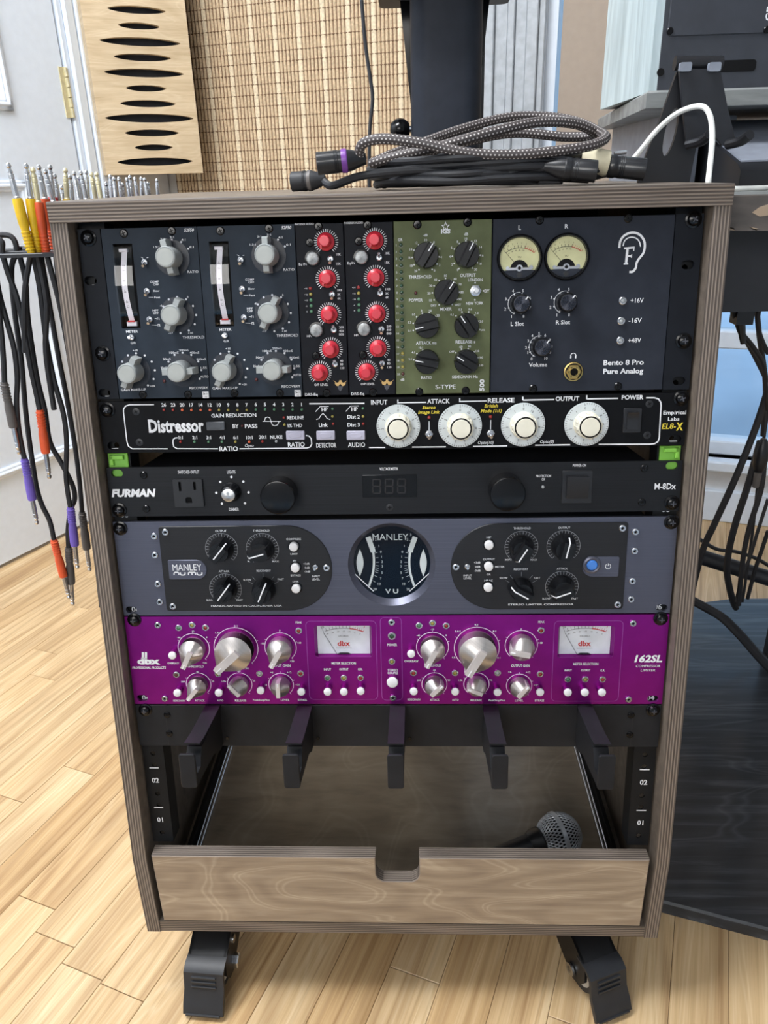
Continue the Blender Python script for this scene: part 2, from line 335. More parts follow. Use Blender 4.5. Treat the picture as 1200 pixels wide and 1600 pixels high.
def cr(pts, n=8):
    P = [Vector(p) for p in pts]; P = [P[0]*2-P[1]]+P+[P[-1]*2-P[-2]]; out = []
    for i in range(1, len(P)-2):
        a, b, c, d = P[i-1:i+3]
        for k in range(n):
            t = k/n; out.append(.5*((2*b)+(c-a)*t+(2*a-5*b+4*c-d)*t*t+(3*b-a-3*c+d)*t*t*t))
    return out+[P[-2]]
# ================================================================ the setting
MYZ = Matrix(((0, 0, 1, 0), (1, 0, 0, 0), (0, 1, 0, 0), (0, 0, 0, 1)))      # (a,b,c) -> x=c, y=a, z=b
MXZ = Matrix(((1, 0, 0, 0), (0, 0, 1, 0), (0, 1, 0, 0), (0, 0, 0, 1)))      # (a,b,c) -> x=a, y=c, z=b
def wallM(P, ang):   # (s, z, out) -> rig, out towards the room on the right of the direction
    e = Vector((math.cos(ang), math.sin(ang), 0)); n = Vector((math.sin(ang), -math.cos(ang), 0))
    M = Matrix((e, (0, 0, 1), n)).transposed().to_4x4(); return Matrix.Translation(Vector(P)) @ M
# floor: oak strips laid at 70 degrees to the cabinet front
fb = struct(MB().box(-2600, 2600, -1500, 3200, FLOOR-30, FLOOR-6).build('floor', 'floor_gap', org=(0, 600, FLOOR)))
FA = math.radians(70); fe = Vector((math.cos(FA), math.sin(FA), 0)); fnn = Vector((-math.sin(FA), math.cos(FA), 0)); PW = 57.15
off0 = ((atz(628, 1463, FLOOR)+atz(572, 1599, FLOOR))/2).dot(fnn)
fixed = {}
for a in ((138, 1522), (140, 1209)):
    q = atz(a[0], a[1], FLOOR); fixed[math.floor((q.dot(fnn)-off0)/PW)] = q.dot(fe)
pl_mesh = {}
rf = random.Random(5)
for row in range(-32, 27):
    lo, hi = -520, 1720
    x = lo - rf.random()*500
    if row in fixed: x = fixed[row] - 2*690
    while x < hi:
        L = 690 if row in fixed else rf.choice((420, 560, 690, 840, 980))
        if x+L > lo:
            if L not in pl_mesh:
                pl_mesh[L] = MB().prism([(-L/2+.4, -PW/2+.22), (L/2-.4, -PW/2+.22), (L/2-.4, PW/2-.22), (-L/2+.4, PW/2-.22)], -6, 0, ch=.5).mesh('plank', 'oak_floor')
            c = fe*(x+L/2) + fnn*(off0+(row+.5)*PW)
            o = inst('plank', pl_mesh[L], fb, Vector((c.x, c.y, 0))-Vector((0, 600, 0)), FA)
        x += L
# left wall with the white panelled door
LP, LA = Vector((-925, 975, 0)), math.radians(66)
le = Vector((math.cos(LA), math.sin(LA), 0))
def lt(x, y): q = onwall(x, y, LP, LA); return (q-LP).dot(le), q.z
ML = wallM(LP, LA)
th = lt(101, 130)[0]                 # hinge edge of the door
tc1 = lt(165, 270)[0]
struct(MB().box(-4000, th-620, FLOOR, 2110, -80, -6).box(th+4, 748, FLOOR, 2110, -80, -6).xf(ML).build('wall_left', 'wall_white', org=LP))
door = MB().box(-1500, th, FLOOR+9, 1700, -34, 0).xf(ML).build('door_1', 'door_white', org=(LP.x, LP.y, FLOOR)); struct(door)
zt1 = lt(0, 172)[1]; zt2 = lt(0, 282)[1]; zt3 = lt(0, 749)[1]; tr = lt(19, 168)[0]; org = (LP.x, LP.y, FLOOR)
for z0, z1 in ((zt1, 1500), (zt3, zt2)):
    mo = MB()
    for d, w, h in ((0, 22, 7), (7, 8, 11)):
        for b in ((-1400, tr, z0+d, z0+d+w), (-1400, tr, z1-d-w, z1-d), (tr-d-w, tr-d, z0+d, z1-d)): mo.box(b[0], b[1]-(d if b[1] == tr else 0), b[2], b[3], -1, h, ch=3)
    o = mo.xf(ML).build('panel_moulding', 'door_white', door, org=org)
hp = MB(); z0, z1 = lt(103, 184)[1], lt(92, 104)[1]; hp.box(th-12, th+1, z0, z1, 0, 2.2, ch=.6)
hz = (z1-z0)
hk = MB()
for k in range(5): hk.box(th+.5, th+9, z0+hz*k/5+.4, z0+hz*(k+1)/5-.4, 0, 8, ch=2)
hg = hp.xf(ML).build('hinge', 'pale_brass', door, org=org); hk.xf(ML).build('hinge_knuckle', 'pale_brass', hg, org=org)
t = MB(); w = tc1-th-6
for a, b, h in ((.0, .20, 4), (.2, .52, 13), (.52, .58, 10), (.58, .84, 16), (.84, 1, 22)): t.box(th+8+w*a, th+8+w*b, FLOOR, 1900, -6, h, ch=2)
struct(t.xf(ML).build('trim_1', 'trim_white', org=org))
# back wall with the window
BP, BA = Vector((802, 1203, 0)), math.radians(-18)
BM = wallM(BP, BA); be = Vector((math.cos(BA), math.sin(BA), 0))
S0, S1, WZ0, WZ1 = -522, 640, -30, 1500
wb = MB().box(-1640, S0, FLOOR, 2110, -90, 0).box(S1, 2000, FLOOR, 2110, -90, 0).box(S0, S1, FLOOR, WZ0, -90, 0).box(S0, S1, WZ1, 2110, -90, 0)
borg = (BP.x, BP.y, FLOOR)
struct(wb.xf(BM).build('wall_back', 'wall_white', org=borg))
win = struct(MB().box(S0, S1, WZ0, WZ0+34, -80, -20, ch=3).box(S0, S1, 222, 262, -80, -30, ch=3).box(S0, S1, WZ1-40, WZ1, -80, -20).box(S0, S0+22, WZ0, WZ1, -80, -20).box(S1-22, S1, WZ0, WZ1, -80, -20).xf(BM).build('window_1', 'trim_white', org=borg))
MB().box(S0+20, S1-20, WZ0+30, 226, -58, -54).xf(BM).build('pane', 'window_glass', win, org=borg)
MB().box(S0+20, S1-20, 258, WZ1-36, -58, -54).xf(BM).build('pane', 'window_glass', win, org=borg)
MB().box(S0-60, S1+60, WZ0-26, WZ0, -70, 34, ch=4).xf(BM).build('window_sill', 'trim_white', win, org=borg)
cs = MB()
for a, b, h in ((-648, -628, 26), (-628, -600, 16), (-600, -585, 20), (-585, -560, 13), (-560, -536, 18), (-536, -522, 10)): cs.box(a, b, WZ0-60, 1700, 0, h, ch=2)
struct(cs.xf(BM).build('trim_2', 'casing_backlit_grey', org=borg))  # grey of the casing carries its backlit shade in the colour
struct(MB().box(-640, 1300, FLOOR, FLOOR+80, 0, 14, ch=3).xf(BM).build('baseboard_back', 'trim_white', org=borg))
bl = thing('window_blind', 'beige roller blind pulled partly down over the window behind the desk', 'blind', tuple(BP+be*0+Vector((0, 0, 330))))
MB().box(S0+32, S1-10, 334, 1500, -16, -13).xf(BM).build('blind_cloth', 'blind_beige', bl)
MB().box(S0+32, S1-10, 322, 336, -20, -8, ch=3).xf(BM).build('bottom_bar', 'blind_beige', bl)
struct(MB().box(-2700, 2400, -2680, -2600, FLOOR, 2110).build('wall_front', 'wall_white', org=(0, -2640, FLOOR)))
struct(MB().box(2300, 2380, -2600, 1300, FLOOR, 2110).build('wall_right', 'wall_white', org=(2340, 0, FLOOR)))
struct(MB().box(-2700, 2700, -2700, 2400, 2110, 2160).build('ceiling', 'wall_white', org=(0, 0, 2110)))
# made-up window frame around the added front fill, and an unseen ceiling lamp frame
fw = MB()
for b in ((-1480, -1400, 850, 1780), (200, 280, 850, 1780), (-1400, 200, 850, 920), (-1400, 200, 1710, 1780)): fw.box(b[0], b[1], -2600, -2570, b[2], b[3], ch=3)
struct(fw.build('fill_frame', 'trim_white', org=(-600, -2600, 850)))
lf = MB()
for b in ((-1340, -1300, -400, 400), (-300, -260, -400, 400), (-1300, -300, -400, -360), (-1300, -300, 360, 400)): lf.box(b[0], b[1], b[2], b[3], 2085, 2110)
struct(lf.build('trim_3', 'trim_white', org=(-800, 0, 2110)))
# outside the window
sn = MB(); rs = random.Random(3); NX = 26
g = [[(-900+i*110, 0, 0) for i in range(NX)] for j in range(14)]
vv = []; ff = []
for j in range(14):
    for i in range(NX):
        q = BM @ Vector((-1300+i*130, 0, -140-j*j*16)); vv.append((q.x, q.y, -330+(j*26)+rs.uniform(-18, 18)))
for j in range(13):
    for i in range(NX-1): ff.append((j*NX+i, j*NX+i+1, (j+1)*NX+i+1, (j+1)*NX+i))
struct(sn.add(vv, ff).build('ground_outside', 'snow', org=(BP.x, BP.y+600, -330)))
# woven wall panel: upright reeds tied with dark cross threads
wo = thing('woven_panel', 'tan woven reed panel covering the back wall behind the equipment rack', 'wall panel', tuple(BM @ Vector((-1150, FLOOR, 0))))
MB().box(-1470, -690, FLOOR, 1500, 2, 12).xf(BM).build('backing', 'weave_dark', wo)
for nm, mt, sel in (('reeds', 'weave_tan', 0), ('wide_reeds', 'weave_light', 1)):
    rd = MB(); s = -1468; k = 0
    while s < -694:
        wide = k % 6 == 0; w = 12.5 if wide else 7.6
        if wide == bool(sel):
            v = []; 
            for z in (FLOOR+4, 1495):
                for q in range(5):
                    a = PI*q/4; v.append((s+w/2-w/2*.96*math.cos(a), z, 12+2.6*math.sin(a)))
            rd.add(v, [(q, q+1, 6+q, 5+q) for q in range(4)])
        s += w+1.9; k += 1
    o = rd.xf(BM).build(nm, mt, wo, recalc=False); o['kind'] = 'stuff'
td = MB(); z = 120.0; rt = random.Random(2)
while z < 1490:
    td.add([(s_, z+dz, o_) for s_ in (-1470, -690) for dz, o_ in ((-1.3, 12), (-.8, 14.4), (.8, 14.4), (1.3, 12))], [(0, 1, 5, 4), (1, 2, 6, 5), (2, 3, 7, 6)])
    z += 24+rt.uniform(-3, 3)
o = td.xf(BM).build('cross_threads', 'weave_dark', wo, recalc=False); o['kind'] = 'stuff'
# oak slotted panel across the corner
OA = math.radians(28); OP = Vector((-688, 1398, 0)); OM = wallM(OP, OA); oe = Vector((math.cos(OA), math.sin(OA), 0))
def ot(x, y): q = onwall(x, y, OP, OA); return (q-OP).dot(oe), q.z
zb = ot(240, 272)[1]; x0, x1 = ot(165, 273)[0], ot(315, 270)[0]
holes = []
zs = []
for cx, cy, hw in ((507, 42, 108), (516, 102, 77), (520, 161, 150), (529, 219, 106), (535, 277, 148), (543, 334, 75), (550, 391, 103), (555, 445, 165), (565, 500, 101), (572, 554, 71), (577, 607, 141)):
    a = ot((cx-hw)/2.4, cy/2.4); b = ot((cx+hw)/2.4, cy/2.4); c = ot(cx/2.4, cy/2.4); sw = (b[0]-a[0])/2; cxm = (a[0]+b[0])/2
    holes.append((cxm, c[1], sw, 4.6+sw*.045)); zs.append(c[1])
for i in range(9): h = holes[(i*4+3) % 11]; holes.append((h[0], zs[0]+37*(i+1), h[2], h[3]))
op = thing('oak_slot_panel', 'light oak panel with a column of dark lens-shaped slots beside the door', 'acoustic panel', tuple(OP+oe*117+Vector((0, 0, zb))))
MB().prism([(x0, zb), (x1, zb), (x1, 1400), (x0, 1400)], 0, 16, holes=[[(h[0]+h[2]*math.cos(2*PI*i/28), h[1]+h[3]*math.sin(2*PI*i/28)*abs(math.sin(2*PI*i/28))**.25) for i in range(28)][::-1] for h in holes]).xf(OM).build('slotted_face', 'oak_panel', op)
MB().box(x0+3, x1-3, zb+3, 1397, -40, -16).xf(OM).build('backing', 'slot_dark', op)
MB().box(x0, x0+10, zb, 1400, -40, 0).box(x1-10, x1, zb, 1400, -40, 0).box(x0+10, x1-10, zb, zb+3, -40, 0).xf(OM).build('side_frame', 'oak_panel', op)

# ================================================================ the rack cabinet
CORG = (0, 240, FLOOR); HW = 257.0; TH = 13.5; ZT = 577.0; DEP = 470.0; ZB = -98.5
cab = thing('rack_cabinet', 'slant-fronted grey stained plywood equipment rack on black casters', 'rack cabinet', CORG)
prof = [(0, ZB), (DEP, ZB), (DEP, ZT), (ZT*math.tan(TILT), ZT), (0, 0)]
for sx in (-1, 1):
    xa, xb = sorted((sx*HW, sx*(HW-TH)))
    MB().prism(inset(prof, .0), xa, xb, 0, mis=1).xf(MYZ).build('side_panel', ['cabinet_wood', 'ply_x'], cab)
yt = ZT*math.tan(TILT)
MB().prism(rrect(0, (yt-2+DEP)/2, 2*HW, DEP-yt+2, 1.5, 2), ZT, ZT+15, 0, mis=1, ch=.8).build('top_panel', ['cabinet_wood', 'ply_z'], cab)
bp_ = MB().prism([(-HW+TH, 1), (HW-TH, 1), (HW-TH, DEP), (-HW+TH, DEP)], ZB, ZB+14, 0, mis=1).build('bottom_panel', ['cabinet_wood', 'ply_z'], cab)
MB().box(-HW+TH, HW-TH, DEP-12, DEP, 300, ZT).build('light_blocker', 'deep_black', cab)  # added black sheet, blocks light showing through above the gear
# drawer with a notched front
DX = 238.2
nt_ = [(-DX, -82.5), (DX, -82.5), (DX, 6), (21, 6), (21, -16), (19, -21.5), (14, -25), (-14, -25), (-19, -21.5), (-21, -16), (-21, 6), (-DX, 6)]
dr = MB().prism(nt_, 0, 13, 0, mis=1, ch=.8).xf(MXZ).xf(Matrix.Translation((0, 13, 0)) @ Matrix.Scale(-1, 4, (0, 1, 0))).build('drawer', ['drawer_wood', 'ply_y'], cab)
MB().box(-226, 226, 14, 455, -80, -74).build('drawer_bottom', 'drawer_floor', dr)
for sx in (-1, 1):
    MB().box(*sorted((sx*226.5, sx*231)), 14, 455, -80, -58, ch=.5).build('drawer_side', 'deep_black', dr)
    s = MB()
    for a in (219.5, 223.4): s.box(*sorted((sx*a, sx*(a+2.6))), 18, 450, -73.8, -68, ch=.6)
    s.build('slide_rail', 'steel', dr)
# rack rails with printed unit numbers: local panel frame
def panel_frame(o, v0):
    p = PV*v0 - PN*RECESS; o.location = W(p); o.rotation_euler = (PI/2-TILT, 0, 0); return o
def rail(sx):
    e = MB(); h = []
    a, b = sorted((sx*222.4, sx*241.5))
    holes = []
    for k in range(13):
        for d in (6.35, 22.2, 38.1):
            v = 12+k*44.45+d
            if v < 575: holes.append(circ(sx*231.8, v, 2.6, 8)[::-1])
    e.prism([(a, 8), (b, 8), (b, 583), (a, 583)], -7.2, -5.4, holes=holes)
    e.box(*sorted((sx*221.5, sx*222.6)), 8, 583, -26, -5.4)
    o = e.build('rack_rail', 'rail_black', cab, org=(0, 0, 0)); o.location = W(-PN*RECESS)-W(CORG); o.rotation_euler = (PI/2-TILT, 0, 0)
    t = MB(); u0 = sx*232.4
    for k in range(12):
        t.text('%02d' % (k+1), u0, 33.4+44.45*k, 5.2, z=-5.25, bold=.022); t.stroke([(u0-4.5, 47+44.45*k), (u0+4.5, 47+44.45*k)], 1.1, -5.25)
    t.build('unit_numbers', 'white_print', o, org=(0, 0, 0), recalc=False, smooth=False)['kind'] = 'stuff'
rail(-1); rail(1)
# casters
def caster(x, y, rot):
    M = Matrix.Translation((x, y, ZB)) @ Matrix.Rotation(rot, 4, 'Z')
    H = ZB-FLOOR            # 91.5
    f = MB(); side = [(30, -22), (-8, -20), (-30, -26), (-54, -40), (-56, -58), (-48, -72), (-36, -75), (-24, -68), (-8, -58), (14, -42), (30, -32)]
    for s in (-1, 1): f.add([], []); f.v += [MYZ @ v for v in MB().prism(side, *sorted((s*17.5, s*20.5))).v]; n = len(side); o = len(f.v)-4*n; m = MB().prism(side, 0, 1); f.f += [tuple(i+o for i in t) for t in m.f]; f.m += [0]*len(m.f)
    f.add([MYZ @ v for v in MB().prism([(30, -22), (-8, -20), (-30, -26), (-54, -40), (-53, -43), (-30, -29), (-8, -23), (30, -25)], -20, 20).v], MB().prism([(0, 0)]*8, 0, 1).f)
    fo = f.xf(M).build('caster', 'caster_black', cab)
    MB().lathe([(0, -7), (27, -7), (29, -11), (26, -18), (20, -24), (0, -24)], 24).box(-24, 24, -24, 24, -5, 0, ch=0).xf(M).build('swivel_plate', 'caster_black', fo)
    MB().cyl(0, -22, 5, -22, -15, 6, ch=1).xf(M).build('bolt_head', 'steel', fo)
    wc = Vector((0, -34, -H+28)); RW = Matrix.Translation(wc) @ Matrix.Rotation(PI/2, 4, 'Y')
    MB().lathe([(21, -13), (26, -13), (28, -9), (28, 9), (26, 13), (21, 13), (21, -13)], 32).xf(RW).xf(M).build('wheel', 'wheel_dark', fo)
    MB().lathe([(0, -11), (21, -12.5), (21, 12.5), (0, 11)], 32).xf(RW).xf(M).build('wheel_hub', 'wheel_cream', fo)
    MB().cyl(0, 0, 4, -24, 24, 10).cyl(0, 0, 7.5, 20.5, 27, 6, ch=1).cyl(0, 0, 7, -24, -20.5, 12, ch=1).xf(RW).xf(M).build('axle_bolt', 'steel', fo)
    # brake pedal: curved plate with three ribs
    pr = [(-40, -37), (-58, -38), (-66, -43), (-70, -62), (-78, -74), (-82, -84), (-79, -87.5), (-74, -79), (-67, -66), (-63, -47), (-56, -41), (-40, -40)]
    p = MB().prism(pr, -21, 21).xf(MYZ); po = p.xf(M).build('brake_pedal', 'caster_grip', fo)
    for k, z in enumerate((-47.5, -53, -58.5)): MB().box(-13, 13, -68.6-k*1.1, -64, z-1.0, z+1.0, ch=.4).xf(M).build('pedal_rib', 'caster_grip', fo)
    MB().box(-18, 18, -83.2, -78, -85.4, -83, ch=.5).xf(M).build('pedal_lip', 'caster_grip', fo)
    MB().cyl(0, 0, 4.5, 20.5, 22.5, 12).xf(Matrix.Translation((0, -28, -38)) @ Matrix.Rotation(PI/2, 4, 'Y')).xf(M).build('rivet', 'steel', fo)
caster(-197, 52, math.radians(-4)); caster(186, 52, math.radians(22))
caster(-197, 420, math.radians(160)); caster(186, 420, math.radians(200))
# ================================================================ rack gear, built in the leaning panel plane (u right, v up, z out)
def crop(x0, y0, x1, W_=1200): s = W_/(x1-x0); return lambda x, y: (x0+x/s, y0+y/s)
L1 = crop(100, 320, 460); A1 = crop(150, 340, 330); A2 = crop(150, 480, 330); B1 = crop(460, 340, 620); B2 = crop(460, 480, 620)
G1 = crop(610, 340, 780); G2 = crop(610, 480, 780); V1 = crop(770, 350, 930); V2 = crop(780, 440, 940); E0 = crop(760, 320, 1120)
D1 = crop(150, 610, 400); D2 = crop(390, 610, 640); D3 = crop(570, 610, 820); D4 = crop(810, 600, 1090); F0 = crop(140, 610, 620)
M1 = crop(240, 810, 540); M2 = crop(530, 810, 700); M3 = crop(690, 810, 1000); ML_ = crop(160, 790, 620); MR_ = crop(540, 790, 1070)
X1 = crop(190, 960, 400); X2 = crop(390, 960, 620); X3 = crop(590, 960, 800); X4 = crop(790, 960, 1050); F1 = crop(160, 700, 500); F2 = crop(540, 700, 1080)
K1 = crop(180, 1080, 660); K2 = crop(600, 1080, 1080)
class Gear:
    def __init__(s, name, label, cat, v0, v1, group=None):
        s.o = panel_frame(thing(name, label, cat, gear=True, group=group), v0); s.v0, s.v1 = v0, v1; s.h = v1-v0; s.pr = {}
    def P(s, c, x, y, out=0): u, v = onpanel(*c(x, y), out); return u, v-s.v0
    def k(s, c, x, y): a = s.P(c, x, y); b = s.P(c, x+10, y); return math.hypot(b[0]-a[0], b[1]-a[1])/10
    def pm(s, col): return s.pr.setdefault(col, MB())
    def T(s, body, c, x, y, h, w=None, col='white_print', z=.15, **k):
        q = s.k(c, x, y); u, v = s.P(c, x, y, z); s.pm(col).text(body, u, v, h*q, None if w is None else w*q, z=z, **k)
    def L(s, c, pts, w, col='white_print', z=.15, closed=False):
        q = s.k(c, *pts[0]); s.pm(col).stroke([s.P(c, *p, z) for p in pts], w*q, z, closed=closed)
    def L2(s, pts, w, col='white_print', z=.15, closed=False): s.pm(col).stroke(pts, w, z, closed=closed)
    def dots(s, c, pts, r, col='white_print', z=.15):
        for p in pts: u, v = s.P(c, *p, z); s.pm(col).flat(circ(u, v, r*s.k(c, *p), 10), z)
    def ticks(s, u, v, r0, r1, a0, a1, n, w, col='white_print', z=.15):
        for i in range(n):
            a = math.radians(a0+(a1-a0)*i/(n-1)); s.pm(col).stroke([(u+r0*math.cos(a), v+r0*math.sin(a)), (u+r1*math.cos(a), v+r1*math.sin(a))], w, z)
    def arc(s, u, v, r, a0, a1, w, col='white_print', z=.15, n=28):
        s.pm(col).stroke([(u+r*math.cos(math.radians(a0+(a1-a0)*i/n)), v+r*math.sin(math.radians(a0+(a1-a0)*i/n))) for i in range(n+1)], w, z)
    def part(s, name, mb, mats, parent=None, **k): return mb.build(name, mats, parent or s.o, org=(0, 0, 0), **k)
    def put(s, key, u, v, rot=0, z=0, name=None, q=None):
        d = PROTO[key]; o = inst(name or d[0], d[1], s.o, (u, v, z), rot, q)
        for nm, me in d[2]: inst(nm, me, o)
        return o
    def putc(s, key, c, x, y, rot=0, out=0, z=0, name=None): u, v = s.P(c, x, y, out); return s.put(key, u, v, math.radians(rot), z, name)
    def done(s):
        for col, m in s.pr.items():
            o = s.part('lettering' if col in ('white_print', 'yellow_print', 'black_print') else 'printed_marks', m, col, recalc=False, smooth=False); o['kind'] = 'stuff'
def slot(u, v, w=10, h=6.6): return rrect(u, v, w, h, h/2-.05, 5)
PROTO = {}
def proto(key, name, mb, mt, kids=(), **k): PROTO[key] = (name, mb.mesh(name, mt, **k), [(n, m.mesh(n, t, **kk)) for n, m, t, kk in kids])
def cross(r, z, w=.9): return MB().box(-r, r, -w/2, w/2, z-.2, z).box(-w/2, w/2, -r, r, z-.2, z)
proto('rack_screw', 'rack_screw', MB().lathe([(6.3, 0), (6.3, .9), (4.9, 1.3), (4.8, 2.2), (4.1, 3.6), (2.6, 4.3), (0, 4.5)], 20), 'black_gloss', [('cross_recess', cross(2.3, 4.62, .9), 'dark_print', {})])  # cross set paler than the head as a painted glint
proto('panel_screw', 'panel_screw', MB().lathe([(3.3, 0), (3.3, .5), (2.6, 1.2), (0, 1.4)], 16), 'black_gloss', [('cross_recess', cross(1.6, 1.5, .6), 'deep_black', {})])
proto('flush_screw', 'panel_screw', MB().lathe([(3.1, -.3), (3.1, .15), (2.4, .3), (0, .32)], 16), 'black_plastic', [('cross_recess', cross(1.6, .45, .7), 'deep_black', {})])
proto('hex_screw', 'panel_screw', MB().lathe([(3.0, 0), (3.0, 1.4), (2.4, 2.0), (1.5, 2.0), (1.5, .8), (0, .8)], 16), 'steel', [('hex_recess', MB().flat(circ(0, 0, 1.4, 6), 1.0), 'deep_black', {'recalc': False})])
# grey wing knob on a clear skirt
gk = MB().lathe([(8.3, 1.5), (8.3, 9), (7.9, 16), (7.8, 18.6), (7.2, 19.4), (6.5, 19.2), (0, 19.2)], 28)
gk.hull([(x, y, z) for z, l, w in ((2.2, 13.4, 2.7), (13, 13.4, 2.5), (16, 12.2, 2.2)) for x in (-l, l) for y in (-w, w)])
proto('grey_knob', 'knob', gk, 'knob_grey', [('skirt', MB().lathe([(13.8, .3), (13.6, 1.2), (8, 1.4)], 36), 'skirt_clear', {'recalc': False}), ('cap', MB().cyl(0, 0, 6.4, 19.1, 19.5, 24), 'knob_grey_cap', {})])
rk = MB().lathe([(6.7, .4), (6.9, 1.2), (6.7, 3.2), (4.6, 4.6), (4.3, 9), (4.1, 13), (3.6, 13.6), (0, 13.6)], 26).hull([(x, y, z) for x, y in ((3, -.9), (6.6, -.7), (6.6, .7), (3, .9)) for z in (3.2, 5.2)]).hull([(x, y, z) for x, y in ((0, -.8), (5, -.8), (5, .8), (0, .8)) for z in (4, 12.6)])
proto('red_knob', 'knob', rk, 'knob_red', [('cap', MB().cyl(0, 0, 3.2, 13.5, 13.9, 20), 'knob_red', {})])
bk = MB().lathe([(9.7, .4), (9.7, 3.4), (9.2, 4.6), (0, 4.6)], 32).hull([(x, y, z) for z, l, w in ((3.5, 9.5, 4.4), (11.5, 9.2, 3.0), (13.6, 8.8, 2.4)) for x in (-l, l) for y in (-w, w)]).hull([(9*math.cos(a)*1, 9*math.sin(a), z) for a in [2*PI*i/24 for i in range(24)] for z in (4, 8)])
proto('wing_knob', 'knob', bk, 'knob_black', [('pointer_line', MB().box(3, 9.3, -.35, .35, 13.5, 13.75), 'white_print', {})])
def spun(name, c, rough):
    m, nt, b = base(name)
    gr = nn(nt, 'ShaderNodeTexGradient', gradient_type='RADIAL'); nt.links.new(mapped(nt, (1, 1, 1)), gr.inputs[0])
    ns = noise(nt, mapped(nt, (900, 900, 1)), 1, 2)
    b.inputs['Base Color'].default_value = lin(c); b.inputs['Metallic'].default_value = 1; b.inputs['Roughness'].default_value = rough
    b.inputs['Anisotropic'].default_value = .85
    tg = nn(nt, 'ShaderNodeTangent', direction_type='RADIAL', axis='Z'); nt.links.new(tg.outputs[0], b.inputs['Tangent'])
    mr = nn(nt, 'ShaderNodeMapRange'); mr.inputs[3].default_value = rough*.8; mr.inputs[4].default_value = rough*1.2; nt.links.new(ns, mr.inputs[0]); nt.links.new(mr.outputs[0], b.inputs['Roughness'])
spun('spun_black', (70, 72, 80), .28); spun('spun_silver', (205, 205, 205), .3)
proto('spun_knob', 'knob', MB().lathe([(7.6, .4), (7.6, 9), (7, 12.6), (6.4, 13.4), (0, 13.4)], 30), 'knob_black', [('cap', MB().lathe([(6.1, 13.3), (6.1, 13.6), (5.8, 13.8), (0, 13.8)], 30), 'spun_black', {}), ('pointer_line', MB().box(4.3, 7.2, -.4, .4, 13.3, 14.0), 'white_print', {})])
# tall pointer knob with a white line over the top and down the nose
pk = MB().lathe([(10.2, .4), (10.4, 1.5), (9.4, 7), (8.2, 12), (0, 12)], 28).hull([(x, y, z) for z, a, b, w in ((.8, -9, 11.5, 4.6), (12, -8.5, 11, 4.4), (18.5, -7, 8.5, 4.0)) for x in (a, b) for y in (-w, w)])
proto('pointer_knob', 'knob', pk, 'knob_black', [('pointer_line', MB().box(-4.5, 8.6, -.55, .55, 18.3, 18.75).hull([(x, y, z) for y in (-.55, .55) for x, z in ((8.5, 18.7), (8.2, 18.2), (11.4, 11.5), (11.1, 11.2))]), 'white_print', {})])
# satin metal knob with a flat sloping blade
def blade_knob(key, r, h):
    k = r/11.5
    m = MB().lathe([(r, .4), (r, 9*k), (0, 9*k)], 32)
    rim = [(r*math.cos(2*PI*i/32), r*math.sin(2*PI*i/32), z) for i in range(32) for z in (2, 9*k)]
    top = [(x, y, h-2.5*k) for x in (-r*.5, r*.92) for y in (-2.4*k, 2.4*k)]
    m.hull(rim+top)
    bl = MB().hull([(x, y, z) for y in (-2.3*k, 2.3*k) for x, z in ((-r*.5, h-4*k), (-r*.5, h), (r*1.1, h), (r*1.12, h-4*k), (r*1.0, 5*k))])
    proto(key, 'knob', m, 'satin_metal', ang=18, kids=[('blade', bl, 'satin_light', {}), ('pointer_line', MB().box(r*.72, r*1.09, -.35, .35, h-.2, h+.55), 'white_print', {})])
mat('satin_light', (214, 208, 206), .36, .5)
blade_knob('blade_s', 8.8, 17); blade_knob('blade_m', 11, 20); blade_knob('blade_l', 16.6, 24)
# cream dial with a marked skirt
dk = MB().lathe([(10.9, 1), (10.9, 3.2), (9.8, 4), (9.6, 14.6), (9.0, 15.4), (0, 15.4)], 32)
for i in range(12): a = 2*PI*i/12; dk.hull([(r*math.cos(a+d), r*math.sin(a+d), z) for r, z in ((9.3, 4), (10.7, 4), (9.3, 13.6), (10.3, 13.6)) for d in (-.1, .1)])
sk = MB().lathe([(17.6, .3), (18, .7), (17.6, 1.3), (10, 1.3), (0, 1.3)], 44)
dm = MB()
for i in range(50):
    a = PI/2-2*PI*i/55-.0; r0 = 15.1 if i % 5 == 0 else 16.2; dm.stroke([(r0*math.cos(a), r0*math.sin(a)), (17.4*math.cos(a), 17.4*math.sin(a))], .35, 1.42)
for i in range(11): a = PI/2+2*PI*i/11; dm.text(str(i), 13.2*math.cos(a), 13.2*math.sin(a), 2.1, z=1.42, rot=a-PI/2)
rb = MB().lathe([(8.7, 15.3), (8.7, 15.6), (7.5, 15.6), (7.5, 15.3)], 32)
proto('dial_knob', 'knob', dk, 'ivory', [('skirt', sk, 'dial_white', {}), ('dial_numbers', dm, 'black_print', {'recalc': False, 'smooth': False}), ('ring', rb, 'deep_black', {}), ('cap', MB().cyl(0, 0, 7.5, 15.3, 15.9, 28, ch=.2), 'ivory', {})])
def toggle(key, rb_, lev, tip, ang, hexn=False):
    a = math.radians(ang); d = Vector((0, math.sin(a), math.cos(a))); n = MB()
    if hexn: n.lathe([(rb_*1.15, 0), (rb_*1.15, 1.8), (rb_*1.0, 2.1), (rb_*.8, 2.1)], 6)
    n.lathe([(rb_, 0), (rb_, 2.6), (rb_*.72, 2.9), (rb_*.68, 1.2), (0, 1.2)], 16)
    lv = MB().tube([Vector((0, 0, 1)), Vector((0, 0, 1))+d*lev*.6, Vector((0, 0, 1))+d*lev], [tip*.6, tip*.85, tip], 10)
    proto(key, 'toggle_switch', n, 'steel', [('lever', lv, 'steel', {})])
toggle('tog_s_dn', 2.3, 7, 1.15, -26); toggle('tog_s_up', 2.3, 7, 1.15, 24); toggle('tog_s_mid', 2.3, 7, 1.15, 2)
